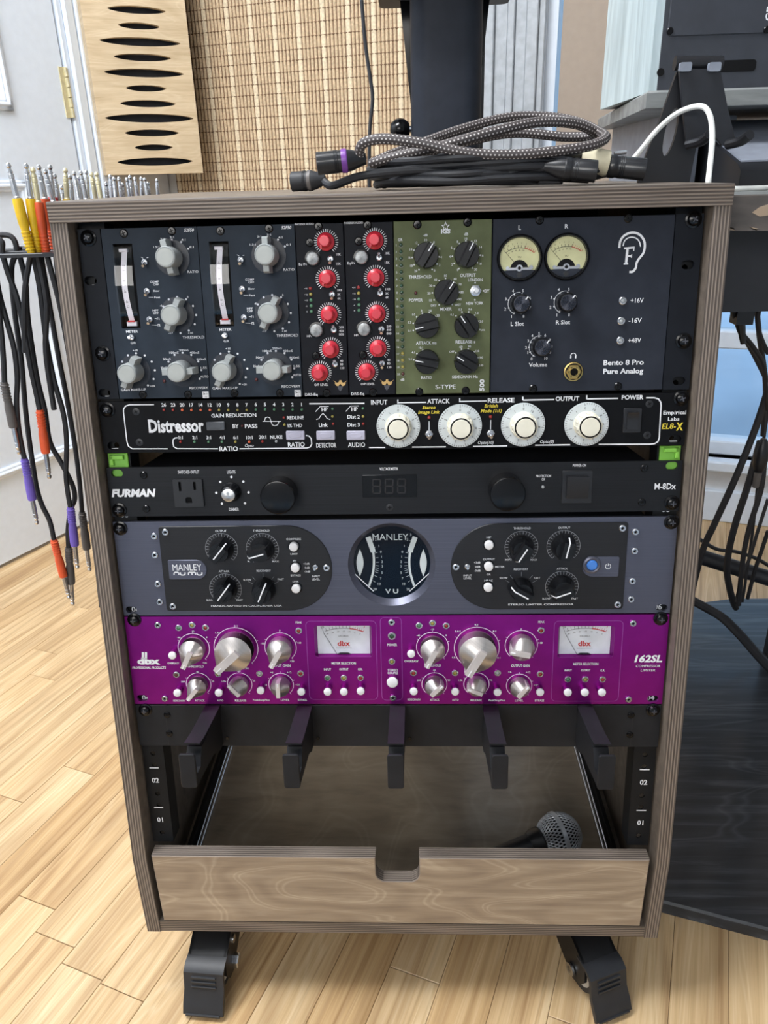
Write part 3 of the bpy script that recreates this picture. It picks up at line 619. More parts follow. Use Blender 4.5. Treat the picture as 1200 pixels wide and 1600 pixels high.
toggle('tog_hex_mid', 4.0, 10, 1.7, 2, True); toggle('tog_hex_dn', 2.9, 8, 1.3, -15, True)
def led(key, m, r=1.4, ring=None):
    proto(key, 'indicator_light', MB().lathe([(r, -.3), (r, .6), (r*.8, 1.1), (r*.4, 1.35), (0, 1.4)], 14), m, [] if not ring else [('bezel', MB().lathe([(r*1.75, 0), (r*1.75, .9), (r*1.5, 1.3), (r*1.02, 1.3), (r*1.02, 0)], 18), ring, {})])
for c in ('red', 'orange', 'yellow', 'green', 'darkgreen', 'darkred', 'clear', 'blue'): led('led_'+c, 'led_'+c); led('led_'+c+'_ring', 'led_'+c, 1.75, 'steel'); led('led_'+c+'_s', 'led_'+c, 1.1)
led('led_dark_ring', 'led_darkgreen', 2.1, 'steel')
def button(key, r, h, m, ring=None):
    if h > 7: proto(key, 'push_button', MB().lathe([(r*.96, 0), (r*.96, h-2)], 22), 'purple_anodised', [('button_cap', MB().lathe([(r*.96, h-2.4), (r, h-1.8), (r*.9, h-.5), (r*.5, h), (0, h+.05)], 22), m, {})]); return  # purple stem colour stands in for panel reflection and lilac shade
    proto(key, 'push_button', MB().lathe([(r, 0), (r, h-.9), (r*.86, h-.25), (r*.5, h), (0, h+.05)], 22), m, [] if not ring else [('collar', MB().lathe([(r*1.32, 0), (r*1.32, .7), (r*1.05, .9), (r*1.05, 0)], 22), ring, {})])
button('btn_white', 3.7, 8.5, 'button_white'); button('btn_big', 5.2, 8, 'button_white'); button('btn_flat', 3.9, 4.5, 'button_white', 'black_gloss'); button('btn_silver', 4.9, 5.5, 'button_silver', 'black_gloss')

def faceplate(g, mt, u0, u1, slots=(), holes=(), th=3, name='faceplate'):
    H = [h[::-1] for h in [slot(*s) for s in slots]+list(holes)]
    return g.part(name, MB().prism([(u0, .3), (u1, .3), (u1, g.h-.3), (u0, g.h-.3)], -th, 0, holes=H) if H else MB().prism([(u0, .3), (u1, .3), (u1, g.h-.3), (u0, g.h-.3)], -th, 0, ch=.4), mt)
def chassis(g, depth=230, w=218, inset_=3, z0=-3): g.part('chassis', MB().box(-w, w, inset_, g.h-inset_, -depth, z0-.2), 'black_paint')

# ---------------------------------------------------------------- 500-series chassis
U = [-223, -146.8, -70.4, -32.4, 5.9, 82.0, 220.0]
b = Gear('module_chassis', 'black three-unit module frame with twin round meters on its right panel', 'audio rack', 445.2, 578.2)
ls = [b.P(L1, 138, 395), b.P(L1, 210, 980)]; rs_ = [b.P(E0, 1048, 312), b.P(E0, 1003, 918)]
b.part('rack_ear', MB().prism([(-241.3, .3), (U[0]-.4, .3), (U[0]-.4, b.h-.3), (-241.3, b.h-.3)], -3, 0, holes=[slot(*q)[::-1] for q in ls]), 'ear_slate')
b.part('rack_ear', MB().prism([(220.4, .3), (241.3, .3), (241.3, b.h-.3), (220.4, b.h-.3)], -3, 0, holes=[slot(*q)[::-1] for q in rs_]), 'ear_slate')
b.part('chassis', MB().box(-221, 221, 2, b.h-2, -240, -153).box(-222.4, -220, 2, b.h-2, -153, -4).box(U[5]+2, 221, 2, b.h-2, -153, -4), 'black_paint')
b.part('control_panel', MB().prism([(U[5]+.5, .5), (U[6], .5), (U[6], b.h-.5), (U[5]+.5, b.h-.5)], -3, 0, ch=.4), 'panel_slate')
for c, x, y in ((L1, 120, 172), (L1, 195, 775), (E0, 1085, 75), (E0, 1033, 710)): b.putc('rack_screw', c, x, y, rot=random.uniform(0, 90), out=3)
for x, y in ((277, 80), (738, 70), (243, 957), (685, 945)): b.putc('panel_screw', E0, x, y, rot=30)
for x, y, nm in ((310, 400, 'L'), (860, 385, 'R')):
    u, v = b.P(V1, x, y)
    m = b.part('meter', MB().lathe([(17.4, 0), (17.4, 3.2), (16.6, 4.2), (15.5, 4.2), (15.2, .8), (0, .8)], 40, u, v), 'black_gloss')
    ch_ = [(u+15*math.cos(a), v+15*math.sin(a)) for a in [math.radians(-37+254*i/32) for i in range(33)]]
    b.part('meter_face', MB().flat(ch_, 1.0), 'cream_face', m, recalc=False)
    lo = [(u+15*math.cos(a), v+15*math.sin(a)) for a in [math.radians(217+106*i/14) for i in range(15)]]
    b.part('meter_lower_cover', MB().prism(lo, .8, 2.2), 'panel_slate', m)
    b.part('meter_hub', MB().flat([(u+7*math.cos(PI*i/14), v-8.3+7*math.sin(PI*i/14)) for i in range(15)], 1.15), 'deep_black', m, recalc=False)
    b.part('movement_bridge', MB().box(u-9.5, u+9.5, v-9.2, v-6.8, 1.3, 2.0, ch=.3).cyl(u, v-7.4, 2.6, 1.3, 2.6, 16).cyl(u-9, v-7.4, 1.5, 1.3, 2.3, 10).cyl(u+9, v-7.0, 1.6, 1.3, 2.3, 10), 'steel', m)
    b.part('pivot', MB().cyl(u, v-7.4, 1.3, 2.5, 2.8, 12), 'deep_black', m)
    b.part('needle', MB().stroke([(u-10.4, v+4), (u-3.6, v-3.4)], .3, 1.5), 'black_print', m, recalc=False)
    b.part('zero_screw', MB().cyl(u, v-12.4, 2, 2.1, 2.7, 14), 'black_plastic', m)
    b.arc(u, v-10.5, 18, 52, 126, .35, 'black_print', 1.2); b.arc(u, v-10.5, 18, 52, 78, .5, 'red_print', 1.25)
    b.ticks(u, v-10.5, 18, 20, 78, 126, 7, .3, 'black_print', 1.2); b.ticks(u, v-10.5, 18, 20, 52, 76, 6, .3, 'red_print', 1.2)
    b.pm('black_print').text('VU', u, v+.8, 1.5, z=1.2)
    for i, s in enumerate(('20', '10', '7', '5', '3', '2')): a = math.radians(124-i*9.5); b.pm('black_print').text(s, u+21.4*math.cos(a), v-10.5+21.4*math.sin(a), 1.1, z=1.2, rot=a-PI/2)
    for i, s in enumerate(('20', '40', '60', '80', '100')): a = math.radians(120-i*10); b.pm('black_print').text(s, u+16.3*math.cos(a), v-10.5+16.3*math.sin(a), .9, z=1.2, rot=a-PI/2)
    b.part('meter_glass', MB().flat(circ(u, v, 15.5, 36), 3.7), 'meter_glass', m, recalc=False)
    b.T(nm, V1, 315 if nm == 'L' else 865, 40 if nm == 'L' else 25, 50, bold=.02)
for x, y, lab in ((245, 260, 'L Slot'), (785, 245, 'R Slot'), (490, 765, 'Volume')):
    b.putc('spun_knob', V2, x, y, rot=48 if lab != 'Volume' else 50, out=4)
    u, v = b.P(V2, x-12, y-2); b.arc(u, v, 8.6, 84, 245, .35)
for s, x, y in (('1', 145, 408), ('2', 70, 320), ('3', 78, 203), ('4', 162, 108), ('5', 280, 105), ('6', 360, 193), ('7', 362, 305), ('8', 285, 405),
                ('1', 675, 390), ('2', 600, 300), ('3', 612, 185), ('4', 698, 92), ('5', 815, 90), ('6', 895, 175), ('7', 900, 288), ('8', 818, 388),
                ('0', 380, 905), ('1', 335, 830), ('2', 315, 773), ('3', 340, 693), ('4', 388, 632), ('5', 468, 608), ('6', 540, 628), ('7', 595, 688), ('8', 613, 760), ('9', 597, 828), ('10', 548, 897)):
    b.T(s, V2, x, y, 34, bold=.015)
b.dots(V2, [(173, 372), (113, 310), (110, 217), (177, 152), (267, 147), (330, 195), (258, 372), (705, 353), (643, 292), (645, 203), (712, 133), (802, 128), (870, 170), (792, 353), (400, 868), (362, 827), (348, 770), (368, 710), (410, 663), (468, 650), (525, 662)], 10)
for s, x, y, w in (('L Slot', 213, 493, 155), ('R Slot', 748, 475, 165), ('Volume', 455, 972, 215)): b.T(s, V2, x, y, 48, w, bold=.015)
u, v = b.P(V2, 868, 1055)
jk = b.part('headphone_jack', MB().lathe([(7.6, 0), (7.6, .8), (6.6, 1)], 28, u, v).lathe([(6.3, .6), (6.3, 2.2), (5.6, 2.8), (4.4, 2.8), (4.4, .6)], 6, u, v).lathe([(3.9, .6), (3.9, 3.6), (3.0, 3.6), (3.0, 0)], 22, u, v), 'brass')
b.part('jack_hole', MB().cyl(u, v, 3.05, .3, 1.2, 20), 'deep_black', jk); b.part('jack_washer', MB().lathe([(8, 0), (8, .5), (6, .6)], 28, u, v), 'black_gloss', jk)
u, v = b.P(V2, 868, 870); b.arc(u, v, 2.1, 0, 180, .6); b.L2([(u-1.9, v+.2), (u-1.9, v-1.9)], 1.0); b.L2([(u+1.9, v+.2), (u+1.9, v-1.9)], 1.0)
ear = [(692, 225), (697, 190), (715, 163), (745, 147), (775, 146), (803, 160), (822, 190), (824, 225), (815, 255), (795, 280), (782, 303), (778, 328), (762, 348), (744, 350)]
b.pm('white_print').stroke([tuple(q)[:2] for q in cr([b.P(E0, *p)+(0,) for p in ear], 4)], 1.7, .15)
b.pm('white_print').stroke([tuple(q)[:2] for q in cr([b.P(E0, *p)+(0,) for p in [(711, 215), (720, 187), (745, 170), (775, 172), (795, 190), (803, 218)]], 4)], .9, .15)
for pts, w in (([(735, 228), (727, 308)], 13), ([(717, 227), (772, 222)], 9), ([(769, 220), (767, 240)], 6), ([(735, 268), (757, 266)], 9), ([(757, 258), (755, 276)], 5), ([(715, 308), (738, 307)], 8)): b.L(E0, pts, w)
for x, y, s, tx, ty in ((710, 500, '+16V', 785, 497), (702, 605, '-16V', 775, 601), (697, 707, '+48V', 772, 705)):
    b.putc('led_clear_ring', E0, x, y); b.T(s, E0, tx, ty, 24, 68, bold=.015)
b.T('Bento 8 Pro', E0, 715, 820, 27, 210, bold=.025); b.T('Pure Analog', E0, 713, 865, 27, 208, bold=.025)
b.done()

# ---------------------------------------------------------------- two double-width meter modules
def meter_module(i):
    d = U[i]-U[0]
    g = Gear('compressor_module', 'blue-grey compressor module with grey wing knobs, %s of the pair' % ('left one' if i == 0 else 'right one'), 'audio module', 445.2, 578.2, 'compressor modules with upright meters')
    P0 = g.P; g.P = lambda c, x, y, out=0: (lambda q: (q[0]+d, q[1]))(P0(c, x, y, out))
    a = g.P(A1, 165, 275); e = g.P(A2, 265, 222); u0, v1, v0 = a[0]+.6, a[1], e[1]; u1 = u0+15.4
    hole = [(u0, v0), (u1, v0), (u1, v1), (u0, v1)]
    faceplate(g, 'module_blue', U[i]+.3, U[i+1]-.3, holes=[hole])
    g.part('module_body', MB().box(U[i]+3, U[i+1]-3, 6, g.h-6, -150, -12), 'black_paint')
    m = g.part('meter_well', MB().box(u0-2, u1+2, v0-2, v1+2, -11, -9).box(u0-1.2, u0, v0, v1, -9, -3).box(u1, u1+1.2, v0, v1, -9, -3).box(u0, u1, v1, v1+1.2, -9, -3).box(u0, u1, v0-1.2, v0, -9, -3), 'deep_black')
    sp = []; n = 14
    for k in range(n+1):
        t = k/n; v = v0+5+(v1-v0-9)*t; c = u0+7.8-1.6*math.sin(PI*t)-.0; sp.append((c, v, -3.5+4.2*math.sin(PI*t)))
    st = MB().add([(p[0]+s*2.2, p[1], p[2]) for p in sp for s in (-1, 1)], [(2*k, 2*k+1, 2*k+3, 2*k+2) for k in range(n)])
    so = g.part('meter_scale', st, 'scale_white', m, recalc=False)
    g.part('scale_foot', MB().box(u0+3.6, u1-3.6, v0+1.6, v0+5, -6, -2, ch=.4).box(u0+3.2, u1-5.5, v1-6, v1-3.5, -6, -2.6, ch=.4), 'scale_white', m)
    tm = MB()
    for k, s in enumerate(('-2', '1', '0', '-4', '-8', '12')):
        q = sp[11-int(k*1.75)]; tm.text(s, q[0], q[1], 1.9, z=q[2]+.15, rot=-PI/2)
    g.part('scale_numbers', tm, 'black_print', so, recalc=False, smooth=False)
    g.part('scale_red_end', MB().box(u0+4.8, u1-4.8, v0+4.8, v0+6, -3, -1.6), 'red_print', so)
    cv = []; n = 10
    lens = MB()
    pr = [(v0+.6+(v1-v0-1.2)*k/n, -1+6*math.sin(PI*k/n)**.6) for k in range(n+1)]
    lens.add([(u, p[0], p[1]) for p in pr for u in (u0+.4, u1-.4)], [(2*k, 2*k+1, 2*k+3, 2*k+2) for k in range(n)])
    lens.add([(u0+.4, p[0], p[1]) for p in pr], [tuple(range(n+1))]); lens.add([(u1-.4, p[0], p[1]) for p in pr], [tuple(range(n+1))])
    g.part('meter_lens', lens, 'lens_glass', m, recalc=False)
    ang = ((100, 65, 65, 1), (90, 62, 64, 0))[i]
    for (c, x, y), an in zip(((A1, 800, 420), (A1, 850, 1010), (A2, 405, 670), (A2, 905, 655)), ang): g.putc('grey_knob', c, x, y, rot=an)
    for c, x, y, key in ((A1, 515, 465, 'dn'), (A1, 540, 765, 'dn'), (A2, 568, 125, 'dn'), (A2, 378, 312, 'mid')): g.putc('tog_s_'+key, c, x, y)
    g.putc('led_darkred', A2, 712, 770)
    for c, x, y in ((A1, 290, 165), (A1, 790, 140), (A2, 490, 910), (A2, 960, 910)): g.putc('panel_screw', c, x, y, rot=20)
    g.T('52F50', A1, 970, 128, 32, 100, shear=.25, bold=.03)
    for s, c, x, y, h, w in (('RATIO', A1, 1010, 563, 26, 112), ('1.5:1', A1, 628, 305, 20, 60), ('2:1', A1, 690, 222, 20, 42), ('3:1', A1, 790, 204, 22, 44), ('4:1', A1, 910, 230, 22, 44), ('6:1', A1, 995, 305, 22, 44), ('COMP', A1, 608, 668, 22, 92), ('OFF', A1, 625, 696, 22, 60), ('Slow', A1, 628, 762, 20, 66), ('Fast', A1, 638, 830, 20, 60),
                             ('HPF', A1, 620, 967, 22, 60), ('OFF', A1, 622, 994, 22, 60), ('f1', A2, 645, 120, 22, 30), ('f2', A2, 655, 185, 22, 30), ('METER', A2, 375, 252, 26, 125), ('G/R', A2, 388, 371, 24, 56), ('+10', A2, 408, 450, 20, 54), ('+20', A2, 588, 821, 20, 48), ('GAIN MAKE-UP', A2, 390, 858, 26, 260), ('25mS', A2, 705, 630, 22, 62), ('50mS', A2, 738, 540, 22, 80), ('100mS', A2, 812, 473, 22, 96), ('200mS', A2, 914, 447, 22, 100), ('400mS', A2, 1025, 473, 22, 100), ('800mS', A2, 1095, 541, 22, 98), ('1.5S', A2, 1122, 630, 22, 64), ('AUTO', A2, 1128, 722, 24, 84), ('RECOVERY', A2, 1070, 840, 26, 195), ('THRESHOLD', A2, 1015, 312, 28, 226), ('-17', A2, 778, 269, 20, 46), ('+10', A2, 985, 269, 20, 54), ('0', A1, 955, 828, 22, None), ('-6', A1, 676, 915, 22, None)):
        g.T(s, c, x, y, h, w, bold=.012)
    g.dots(A1, [(790, 232), (886, 255), (960, 325), (758, 853), (845, 828), (938, 852), (1010, 920), (700, 925), (1043, 1015)], 11); g.dots(A2, [(1028, 177), (967, 242), (880, 270), (332, 502), (417, 480), (508, 502), (580, 567), (613, 657), (600, 748), (541, 815), (273, 567), (755, 567), (818, 497), (902, 475), (992, 497), (1065, 565), (1097, 655), (1080, 746)], 11)
    for c, p in ((A1, [(550, 830), (600, 830)]), (A2, [(580, 185), (632, 187)]), (A2, [(612, 120), (630, 118)]), (A1, [(470, 410), (492, 425)]), (A1, [(527, 418), (545, 415)])): g.L(c, p, 5)
    u, v = g.P(A2, 1142, 912); g.part('maker_badge', MB().box(u-2.6, u+2.6, v-2.7, v+2.7, 0, .12), 'white_print')
    g.pm('black_print').stroke([(u-1.8, v+1.6), (u-.4, v+.6), (u-1.8, v+.2)], .5, .2); g.pm('black_print').text('ch', u+1, v+.9, 1.4, z=.2); g.pm('black_print').text('ruc', u+.2, v-1.5, 1.1, z=.2)
    g.done()
meter_module(0); meter_module(1)

# ---------------------------------------------------------------- two single-width equaliser modules with red knobs
def eq_module(i):
    g = Gear('equaliser_module', 'narrow black equaliser module with five red knobs, %s of the two' % ('left one' if i == 0 else 'right one'), 'audio module', 445.2, 578.2, 'equaliser modules with red knobs')
    u0 = U[2+i]; du = u0-U[2]
    P0 = g.P; g.P = lambda c, x, y, out=0: (lambda q: (q[0]+du, q[1]))(P0(c, x, y, out))
    faceplate(g, 'eq_black', u0+.3, U[3+i]-.3); g.part('module_body', MB().box(u0+3, U[3+i]-3, 6, g.h-6, -150, -3.2), 'black_paint')
    for k, (u, v, a) in enumerate(((-46.4, 564.2, 232), (-46.3, 536.8, 236), (-46, 509.5, 236), (-45.8, 482.5, 236), (-55.5, 464.1, 238))):
        v -= g.v0; u += du; g.put('red_knob', u, v, math.radians(a+(0, 8)[i]*(k % 2)))
        g.ticks(u, v, 7.3, 9.5, -50, 230, 25, .55)
    g.putc('btn_silver', B1, 215, 480, out=3); g.putc('btn_silver', B2, 258, 272, out=3)
    for (c, x, y), st in zip(((B1, 425, 485), (B1, 445, 900), (B2, 465, 265), (B2, 480, 665)), (('dn', 'dn', 'up', 'up'), ('up', 'up', 'dn', 'dn'))[i]): g.putc('tog_s_'+st, c, x, y)
    for (x, y), k, s in zip(((188, 830), (192, 900), (195, 968), (198, 1035), (200, 1100)), ('red', 'yellow', 'green', 'green', 'green'), ('+18', '+12', '+10', '-4', '-8')):
        g.putc('led_'+k, B1, x, y); g.T(s, B1, x-56, y+2, 18)
    for c, x, y in ((B1, 282, 105), (B1, 182, 292), (B2, 253, 570), (B2, 378, 1005)): g.putc('panel_screw', c, x, y, rot=45)
    for s, c, x, y, h, w in (('PHOENIX AUDIO', B1, 117, 75, 24, 222), ('10K', B1, 518, 430, 28, 56), ('15K', B1, 518, 540, 28, 56), ('Eq IN', B1, 97, 545, 28, 90), ('1K8', B1, 530, 850, 24, 54), ('3K', B1, 522, 900, 24, 36), ('6K', B1, 525, 946, 24, 38), ('200', B2, 550, 235, 28, 54), ('400', B2, 550, 276, 28, 54), ('800', B2, 551, 318, 28, 56), ('HPF', B2, 180, 338, 24, 66), ('40', B2, 553, 628, 26, 36), ('80', B2, 553, 668, 26, 36), ('130', B2, 562, 712, 26, 48), ('O/P LEVEL', B2, 315, 908, 28, 162), ('DRS-Eq', B2, 198, 1022, 32, 148)):
        g.T(s, c, x, y, h, w, bold=.014)
    # winged emblem
    for sx in (-1, 1):
        w = [(538, 870), (545, 905), (560, 925), (585, 920), (602, 895), (595, 885), (622, 855), (580, 885), (560, 880), (545, 860)]
        pts = [g.P(B2, 538+sx*(x-538), y) for x, y in w]; g.pm('gold_print').flat(pts if sx > 0 else pts[::-1], .15)
    g.pm('gold_print').flat([g.P(B2, *p) for p in ((525, 855), (552, 855), (548, 900), (528, 900))][::-1], .16)
    g.pm('dark_print').flat([g.P(B2, *p) for p in ((505, 925), (572, 925), (560, 960), (538, 985), (515, 960))][::-1], .15)
    g.done()
eq_module(0); eq_module(1)

# ---------------------------------------------------------------- green double-width module
g = Gear('compressor_module', 'army green compressor module with seven black knobs', 'audio module', 445.2, 578.2)
faceplate(g, 'army_green', U[4]+.3, U[5]-.3); g.part('module_body', MB().box(U[4]+3, U[5]-3, 6, g.h-6, -150, -3.2), 'black_paint')
for c, x, y, a in ((G1, 395, 415, 58), (G1, 845, 408, 63), (G1, 620, 825, 56), (G2, 403, 205, 192), (G2, 842, 205, 124), (G2, 403, 605, 168), (G2, 838, 605, 148)): g.putc('wing_knob', c, x, y, rot=a, out=5)
for k in range(20):
    t = k/19; x0, y0 = G1(115, 300); x1, y1 = G2(138, 735); px = (x0+(x1-x0)*t, y0+(y1-y0)*t); idc = lambda x, y: (x, y)
    c = 'darkgreen' if k < 16 else ('yellow' if k < 19 else 'darkred'); u, v = g.P(idc, *px); g.put('led_'+c, u, v)
    g.pm('white_print').text(str(k+1), u-3.6, v-.2, 1.7)
    g.pm('pale_print' if False else 'grey_print').stroke([(u-1.8, v-.9), (u, v-2.0), (u+1.8, v-.9)], .2, .12)
g.putc('led_darkred', G1, 280, 832); g.putc('tog_hex_mid', G1, 937, 808)
for c, x, y in ((G1, 297, 78), (G1, 850, 52), (G2, 318, 932), (G2, 830, 920)): g.putc('panel_screw', c, x, y, rot=10)
for s, c, x, y, h, w in (('GR', G1, 108, 243, 30, 50), ('dB', G2, 133, 797, 28, 42), ('POWER', G1, 280, 910, 36, 150), ('LONDON', G1, 937, 685, 32, 160), ('BY', G1, 1065, 808, 36, 56), ('NEW YORK', G1, 930, 943, 32, 192), ('THRESHOLD', G1, 328, 652, 36, 250), ('OUTPUT', G1, 855, 635, 38, 172), ('MIXER', G1, 613, 1007, 34, 130), ('ATTACK ms', G2, 395, 393, 36, 226), ('RELEASE s', G2, 828, 380, 36, 218), ('RATIO', G2, 397, 775, 34, 116), ('SIDECHAIN Hz', G2, 822, 766, 34, 284), ('S-TYPE', G2, 608, 877, 50, 222), ('-dB', G1, 385, 192, 26, 50), ('dB', G1, 835, 180, 30, 44)): g.T(s, c, x, y, h, w, bold=.012)
g.T('500', G2, 1008, 860, 52, 130, bold=.03, rot=PI/2); g.T('IGS', G1, 610, 150, 42, 104, bold=.05)
u, v = g.P(G1, 608, 98); sp = [(u+(3.0 if i % 2 == 0 else 1.25)*math.sin(PI*i/5), v+(3.0 if i % 2 == 0 else 1.25)*math.cos(PI*i/5)) for i in range(10)]; g.L2(sp, .55, closed=True)
for c, it in ((G1, (('20', 280, 588), ('18', 232, 530), ('16', 208, 440), ('14', 228, 350), ('12', 285, 278), ('10', 390, 247), ('8', 480, 272), ('6', 543, 342), ('4', 560, 435), ('2', 543, 522), ('0', 487, 583), ('0', 742, 575), ('2', 680, 517), ('4', 655, 430), ('6', 675, 330), ('8', 740, 265), ('10', 835, 232), ('12', 940, 257), ('14', 995, 325), ('16', 1012, 417), ('18', 992, 508), ('20', 940, 572), ('DRY', 478, 968), ('10', 443, 912), ('20', 425, 833), ('30', 445, 750), ('40', 497, 685), ('50', 608, 640), ('60', 714, 675), ('70', 768, 735), ('80', 790, 823), ('90', 768, 900), ('WET', 743, 962))),
              (G2, (('0.1', 212, 258), ('0.3', 210, 168), ('1.0', 257, 80), ('3', 343, 38), ('10', 440, 38), ('30', 525, 90), ('0.1', 678, 82), ('0.3', 770, 25), ('0.6', 880, 22), ('1.2', 955, 62), ('2.0', 1003, 155), ('Auto', 1010, 248), ('2:1', 218, 572), ('4:1', 252, 497), ('10:1', 335, 445), ('OFF', 678, 490), ('60', 778, 437), ('90', 872, 433), ('120', 960, 482), ('180', 1000, 553), ('240', 1000, 640)))):
    for s, x, y in it: g.T(s, c, x, y, 26 if len(s) < 3 else 24, bold=.01)
g.dots(G1, [(315, 575), (262, 520), (240, 440), (260, 360), (312, 300), (443, 277), (490, 312), (515, 512), (460, 572), (538, 432), (757, 562), (703, 505), (683, 427), (705, 347), (760, 287), (832, 257), (897, 263), (947, 295), (960, 497), (905, 556), (990, 415), (537, 693), (482, 752), (463, 830), (482, 908), (537, 962), (608, 670), (668, 692), (712, 722), (760, 823), (737, 903), (682, 958), (935, 720), (932, 908), (1027, 808)], 9)
g.dots(G2, [(253, 255), (253, 177), (290, 107), (353, 68), (428, 65), (493, 103), (723, 95), (790, 53), (863, 52), (930, 88), (970, 155), (258, 580), (293, 513), (357, 475), (721, 502), (784, 462), (858, 460), (922, 495), (962, 558)], 9)
g.done()

# ---------------------------------------------------------------- one-unit compressor with cream dials
g = Gear('rack_compressor', 'thin black rack compressor with four large cream dials', 'audio compressor', 399.7, 443.4)
faceplate(g, 'comp_black', -241.3, 241.3, slots=[g.P(D1, 130, 415), g.P(D4, 1050, 370)]); chassis(g, 260)
for c, x, y in ((D1, 80, 148), (D4, 1095, 97)): g.putc('rack_screw', c, x, y, rot=20, out=2)
for c, x, y in ((D1, 300, 160), (D1, 325, 390), (D4, 877, 133), (D4, 862, 343)): g.putc('flush_screw', c, x, y, rot=30)
for c, x, y, a in ((D3, 252, 268, 0), (D3, 714, 265, 0), (D3, 1186, 257, 0), (D4, 455, 268, 8)): g.putc('dial_knob', c, x, y, rot=a)
g.pm('white_print')
g.L(D1, [(435, 107), (250, 108), (222, 118), (207, 140), (206, 160), (232, 385), (243, 418), (272, 438), (538, 438)], 8)
cols = ['red', 'red', 'orange', 'orange', 'orange', 'orange', 'yellow', 'yellow', 'yellow', 'yellow'] + ['green']*6
for k, (s, cl) in enumerate(zip((26, 23, 20, 17, 14, 12, 10, 9, 8, 7, 6, 5, 4, 3, 2, 1), cols)):
    c, x, y = (D1, 510+k*69, 146) if k < 10 else (D2, 48+(k-10)*68.7, 143); g.putc('led_'+cl+'_s', c, x, y); g.T(str(s), c, x-2, y-38, 26, bold=.03)
g.T('GAIN REDUCTION', F0, 563, 97, 15, 176, bold=.02); g.T('Distressor', D1, 600, 262, 96, 416, bold=.035)
def rbtn(c, x, y, w, h, m, name='push_button'):
    u, v = g.P(c, x, y); q = g.k(c, x, y); w *= q; h *= q
    o = g.part(name, MB().prism(rrect(u, v, w, h, .8, 2), 0, 2.2, ch=.6), m); g.part('finger_recess', MB().prism(rrect(u, v, w*.66, h*.52, h*.25, 4), 2.2, 2.5, ch=.2), m, o); return o
rbtn(D1, 900, 265, 138, 64, 'button_grey')
for x in (345, 572, 798): rbtn(D2, x, 335, 138, 68, 'button_lilac')
g.T('BY', D1, 1047, 268, 30, 46, bold=.025); g.putc('led_darkred_s', D1, 1097, 265); g.T('PASS', F0, 631, 139, 16, 49, bold=.025)
for k, (c, x, s, cl) in enumerate(((D1, 635, '1:1', 'red'), (D1, 740, '2:1', 'green'), (D1, 845, '3:1', 'green'), (D1, 945, '4:1', 'green'), (D1, 1047, '6:1', 'yellow'), (D1, 1150, '10:1', 'orange'), (D2, 97, '20:1', 'red'), (D2, 200, 'NUKE', 'clear'))):
    g.putc('led_'+cl+'_s', c, x, 385 if c is D1 else 382); g.T(s, c, x, 352 if c is D1 else 349, 26, bold=.02)
g.T('Opto', D1, 1150, 412, 24, 66, shear=.2); g.T('RATIO', D1, 995, 437, 36, 138, bold=.02)
g.L(D1, [(612, 355), (592, 357), (578, 370), (577, 395), (583, 422), (608, 437), (915, 438)], 8)
g.L(D2, [(-75, 438), (430, 432), (455, 424), (466, 402), (462, 362), (445, 342), (422, 338)], 8)
g.L(D2, [(98, 232), (235, 232)], 4); g.L(D2, [(112, 228), (118, 206), (135, 199), (152, 206), (160, 232), (170, 258), (188, 266), (210, 258), (220, 234)], 5)
for s, x, y, h, w in (('REDLINE', 343, 204, 26, 126), ('1% THD', 340, 262, 26, 108), ('RATIO', 350, 405, 36, 126), ('DETECTOR', 575, 410, 36, 150), ('AUDIO', 802, 407, 36, 128), ('HP', 562, 142, 30, 44), ('HP', 787, 140, 30, 46), ('Link', 553, 258, 30, 68), ('Dist 2', 780, 197, 28, 92), ('Dist 3', 780, 257, 28, 92), ('INPUT', 972, 88, 36, 122)): g.T(s, D2, x, y, h, w, bold=.02)
for cl, x, y in (('red', 258, 203), ('yellow', 262, 257), ('green', 622, 138), ('yellow', 622, 195), ('red', 627, 250), ('green', 850, 135), ('yellow', 851, 195), ('red', 853, 250)): g.putc('led_'+cl+'_s', D2, x, y)
g.L(D2, [(447, 100), (862, 97)], 10)
for p in ([(495, 160), (530, 121), (593, 120)], [(722, 158), (757, 118), (820, 117)]): g.L(D2, p, 5)
g.L(D2, [(500, 218), (520, 212), (533, 190), (550, 172), (567, 190), (582, 211), (605, 218)], 5)
for p in ([(248, 68), (248, 100)], [(250, 93), (460, 90)], [(712, 58), (712, 88)], [(715, 83), (915, 79)], [(32, 428), (153, 428)], [(355, 425), (608, 423)], [(812, 420), (1068, 416)]): g.L(D3, p, 9)
for p in ([(30, 85), (30, 108)], [(30, 108), (240, 104)], [(458, 75), (458, 102)], [(460, 100), (668, 96)], [(112, 410), (347, 407)], [(855, 92), (910, 92), (938, 100), (953, 122), (955, 145), (943, 360), (935, 385), (912, 400), (880, 403), (538, 404)]): g.L(D4, p, 9)
for s, c, x, y, w in (('ATTACK', D3, 553, 80, 170), ('RELEASE', D3, 1022, 73, 200), ('OUTPUT', D4, 328, 97, 158), ('POWER', D4, 765, 88, 146)): g.T(s, c, x, y, 34 if c is D3 else 30, w, bold=.03)
for s, x, y, w in (('Stereo', 483, 127, 98), ('Image Link', 483, 162, 160), ('British', 950, 115, 100), ('Mode (1:1)', 950, 152, 156)): g.T(s, D3, x, y, 25, w, col='yellow_print', shear=.22, bold=.02)
for x, y in ((482, 203), (943, 197)): g.putc('led_red', D3, x, y)
for p in ([(482, 232), (482, 300)], [(945, 222), (943, 292)]): g.L(D3, p, 6)
g.putc('tog_hex_dn', D3, 482, 325); g.putc('tog_hex_mid', D3, 942, 322) if False else g.putc('tog_hex_dn', D3, 942, 320)
g.T('Opto(10)', D3, 907, 390, 24, 118, shear=.22, bold=.01); g.T('Opto(0)', D4, 192, 384, 22, 92, shear=.22, bold=.01)
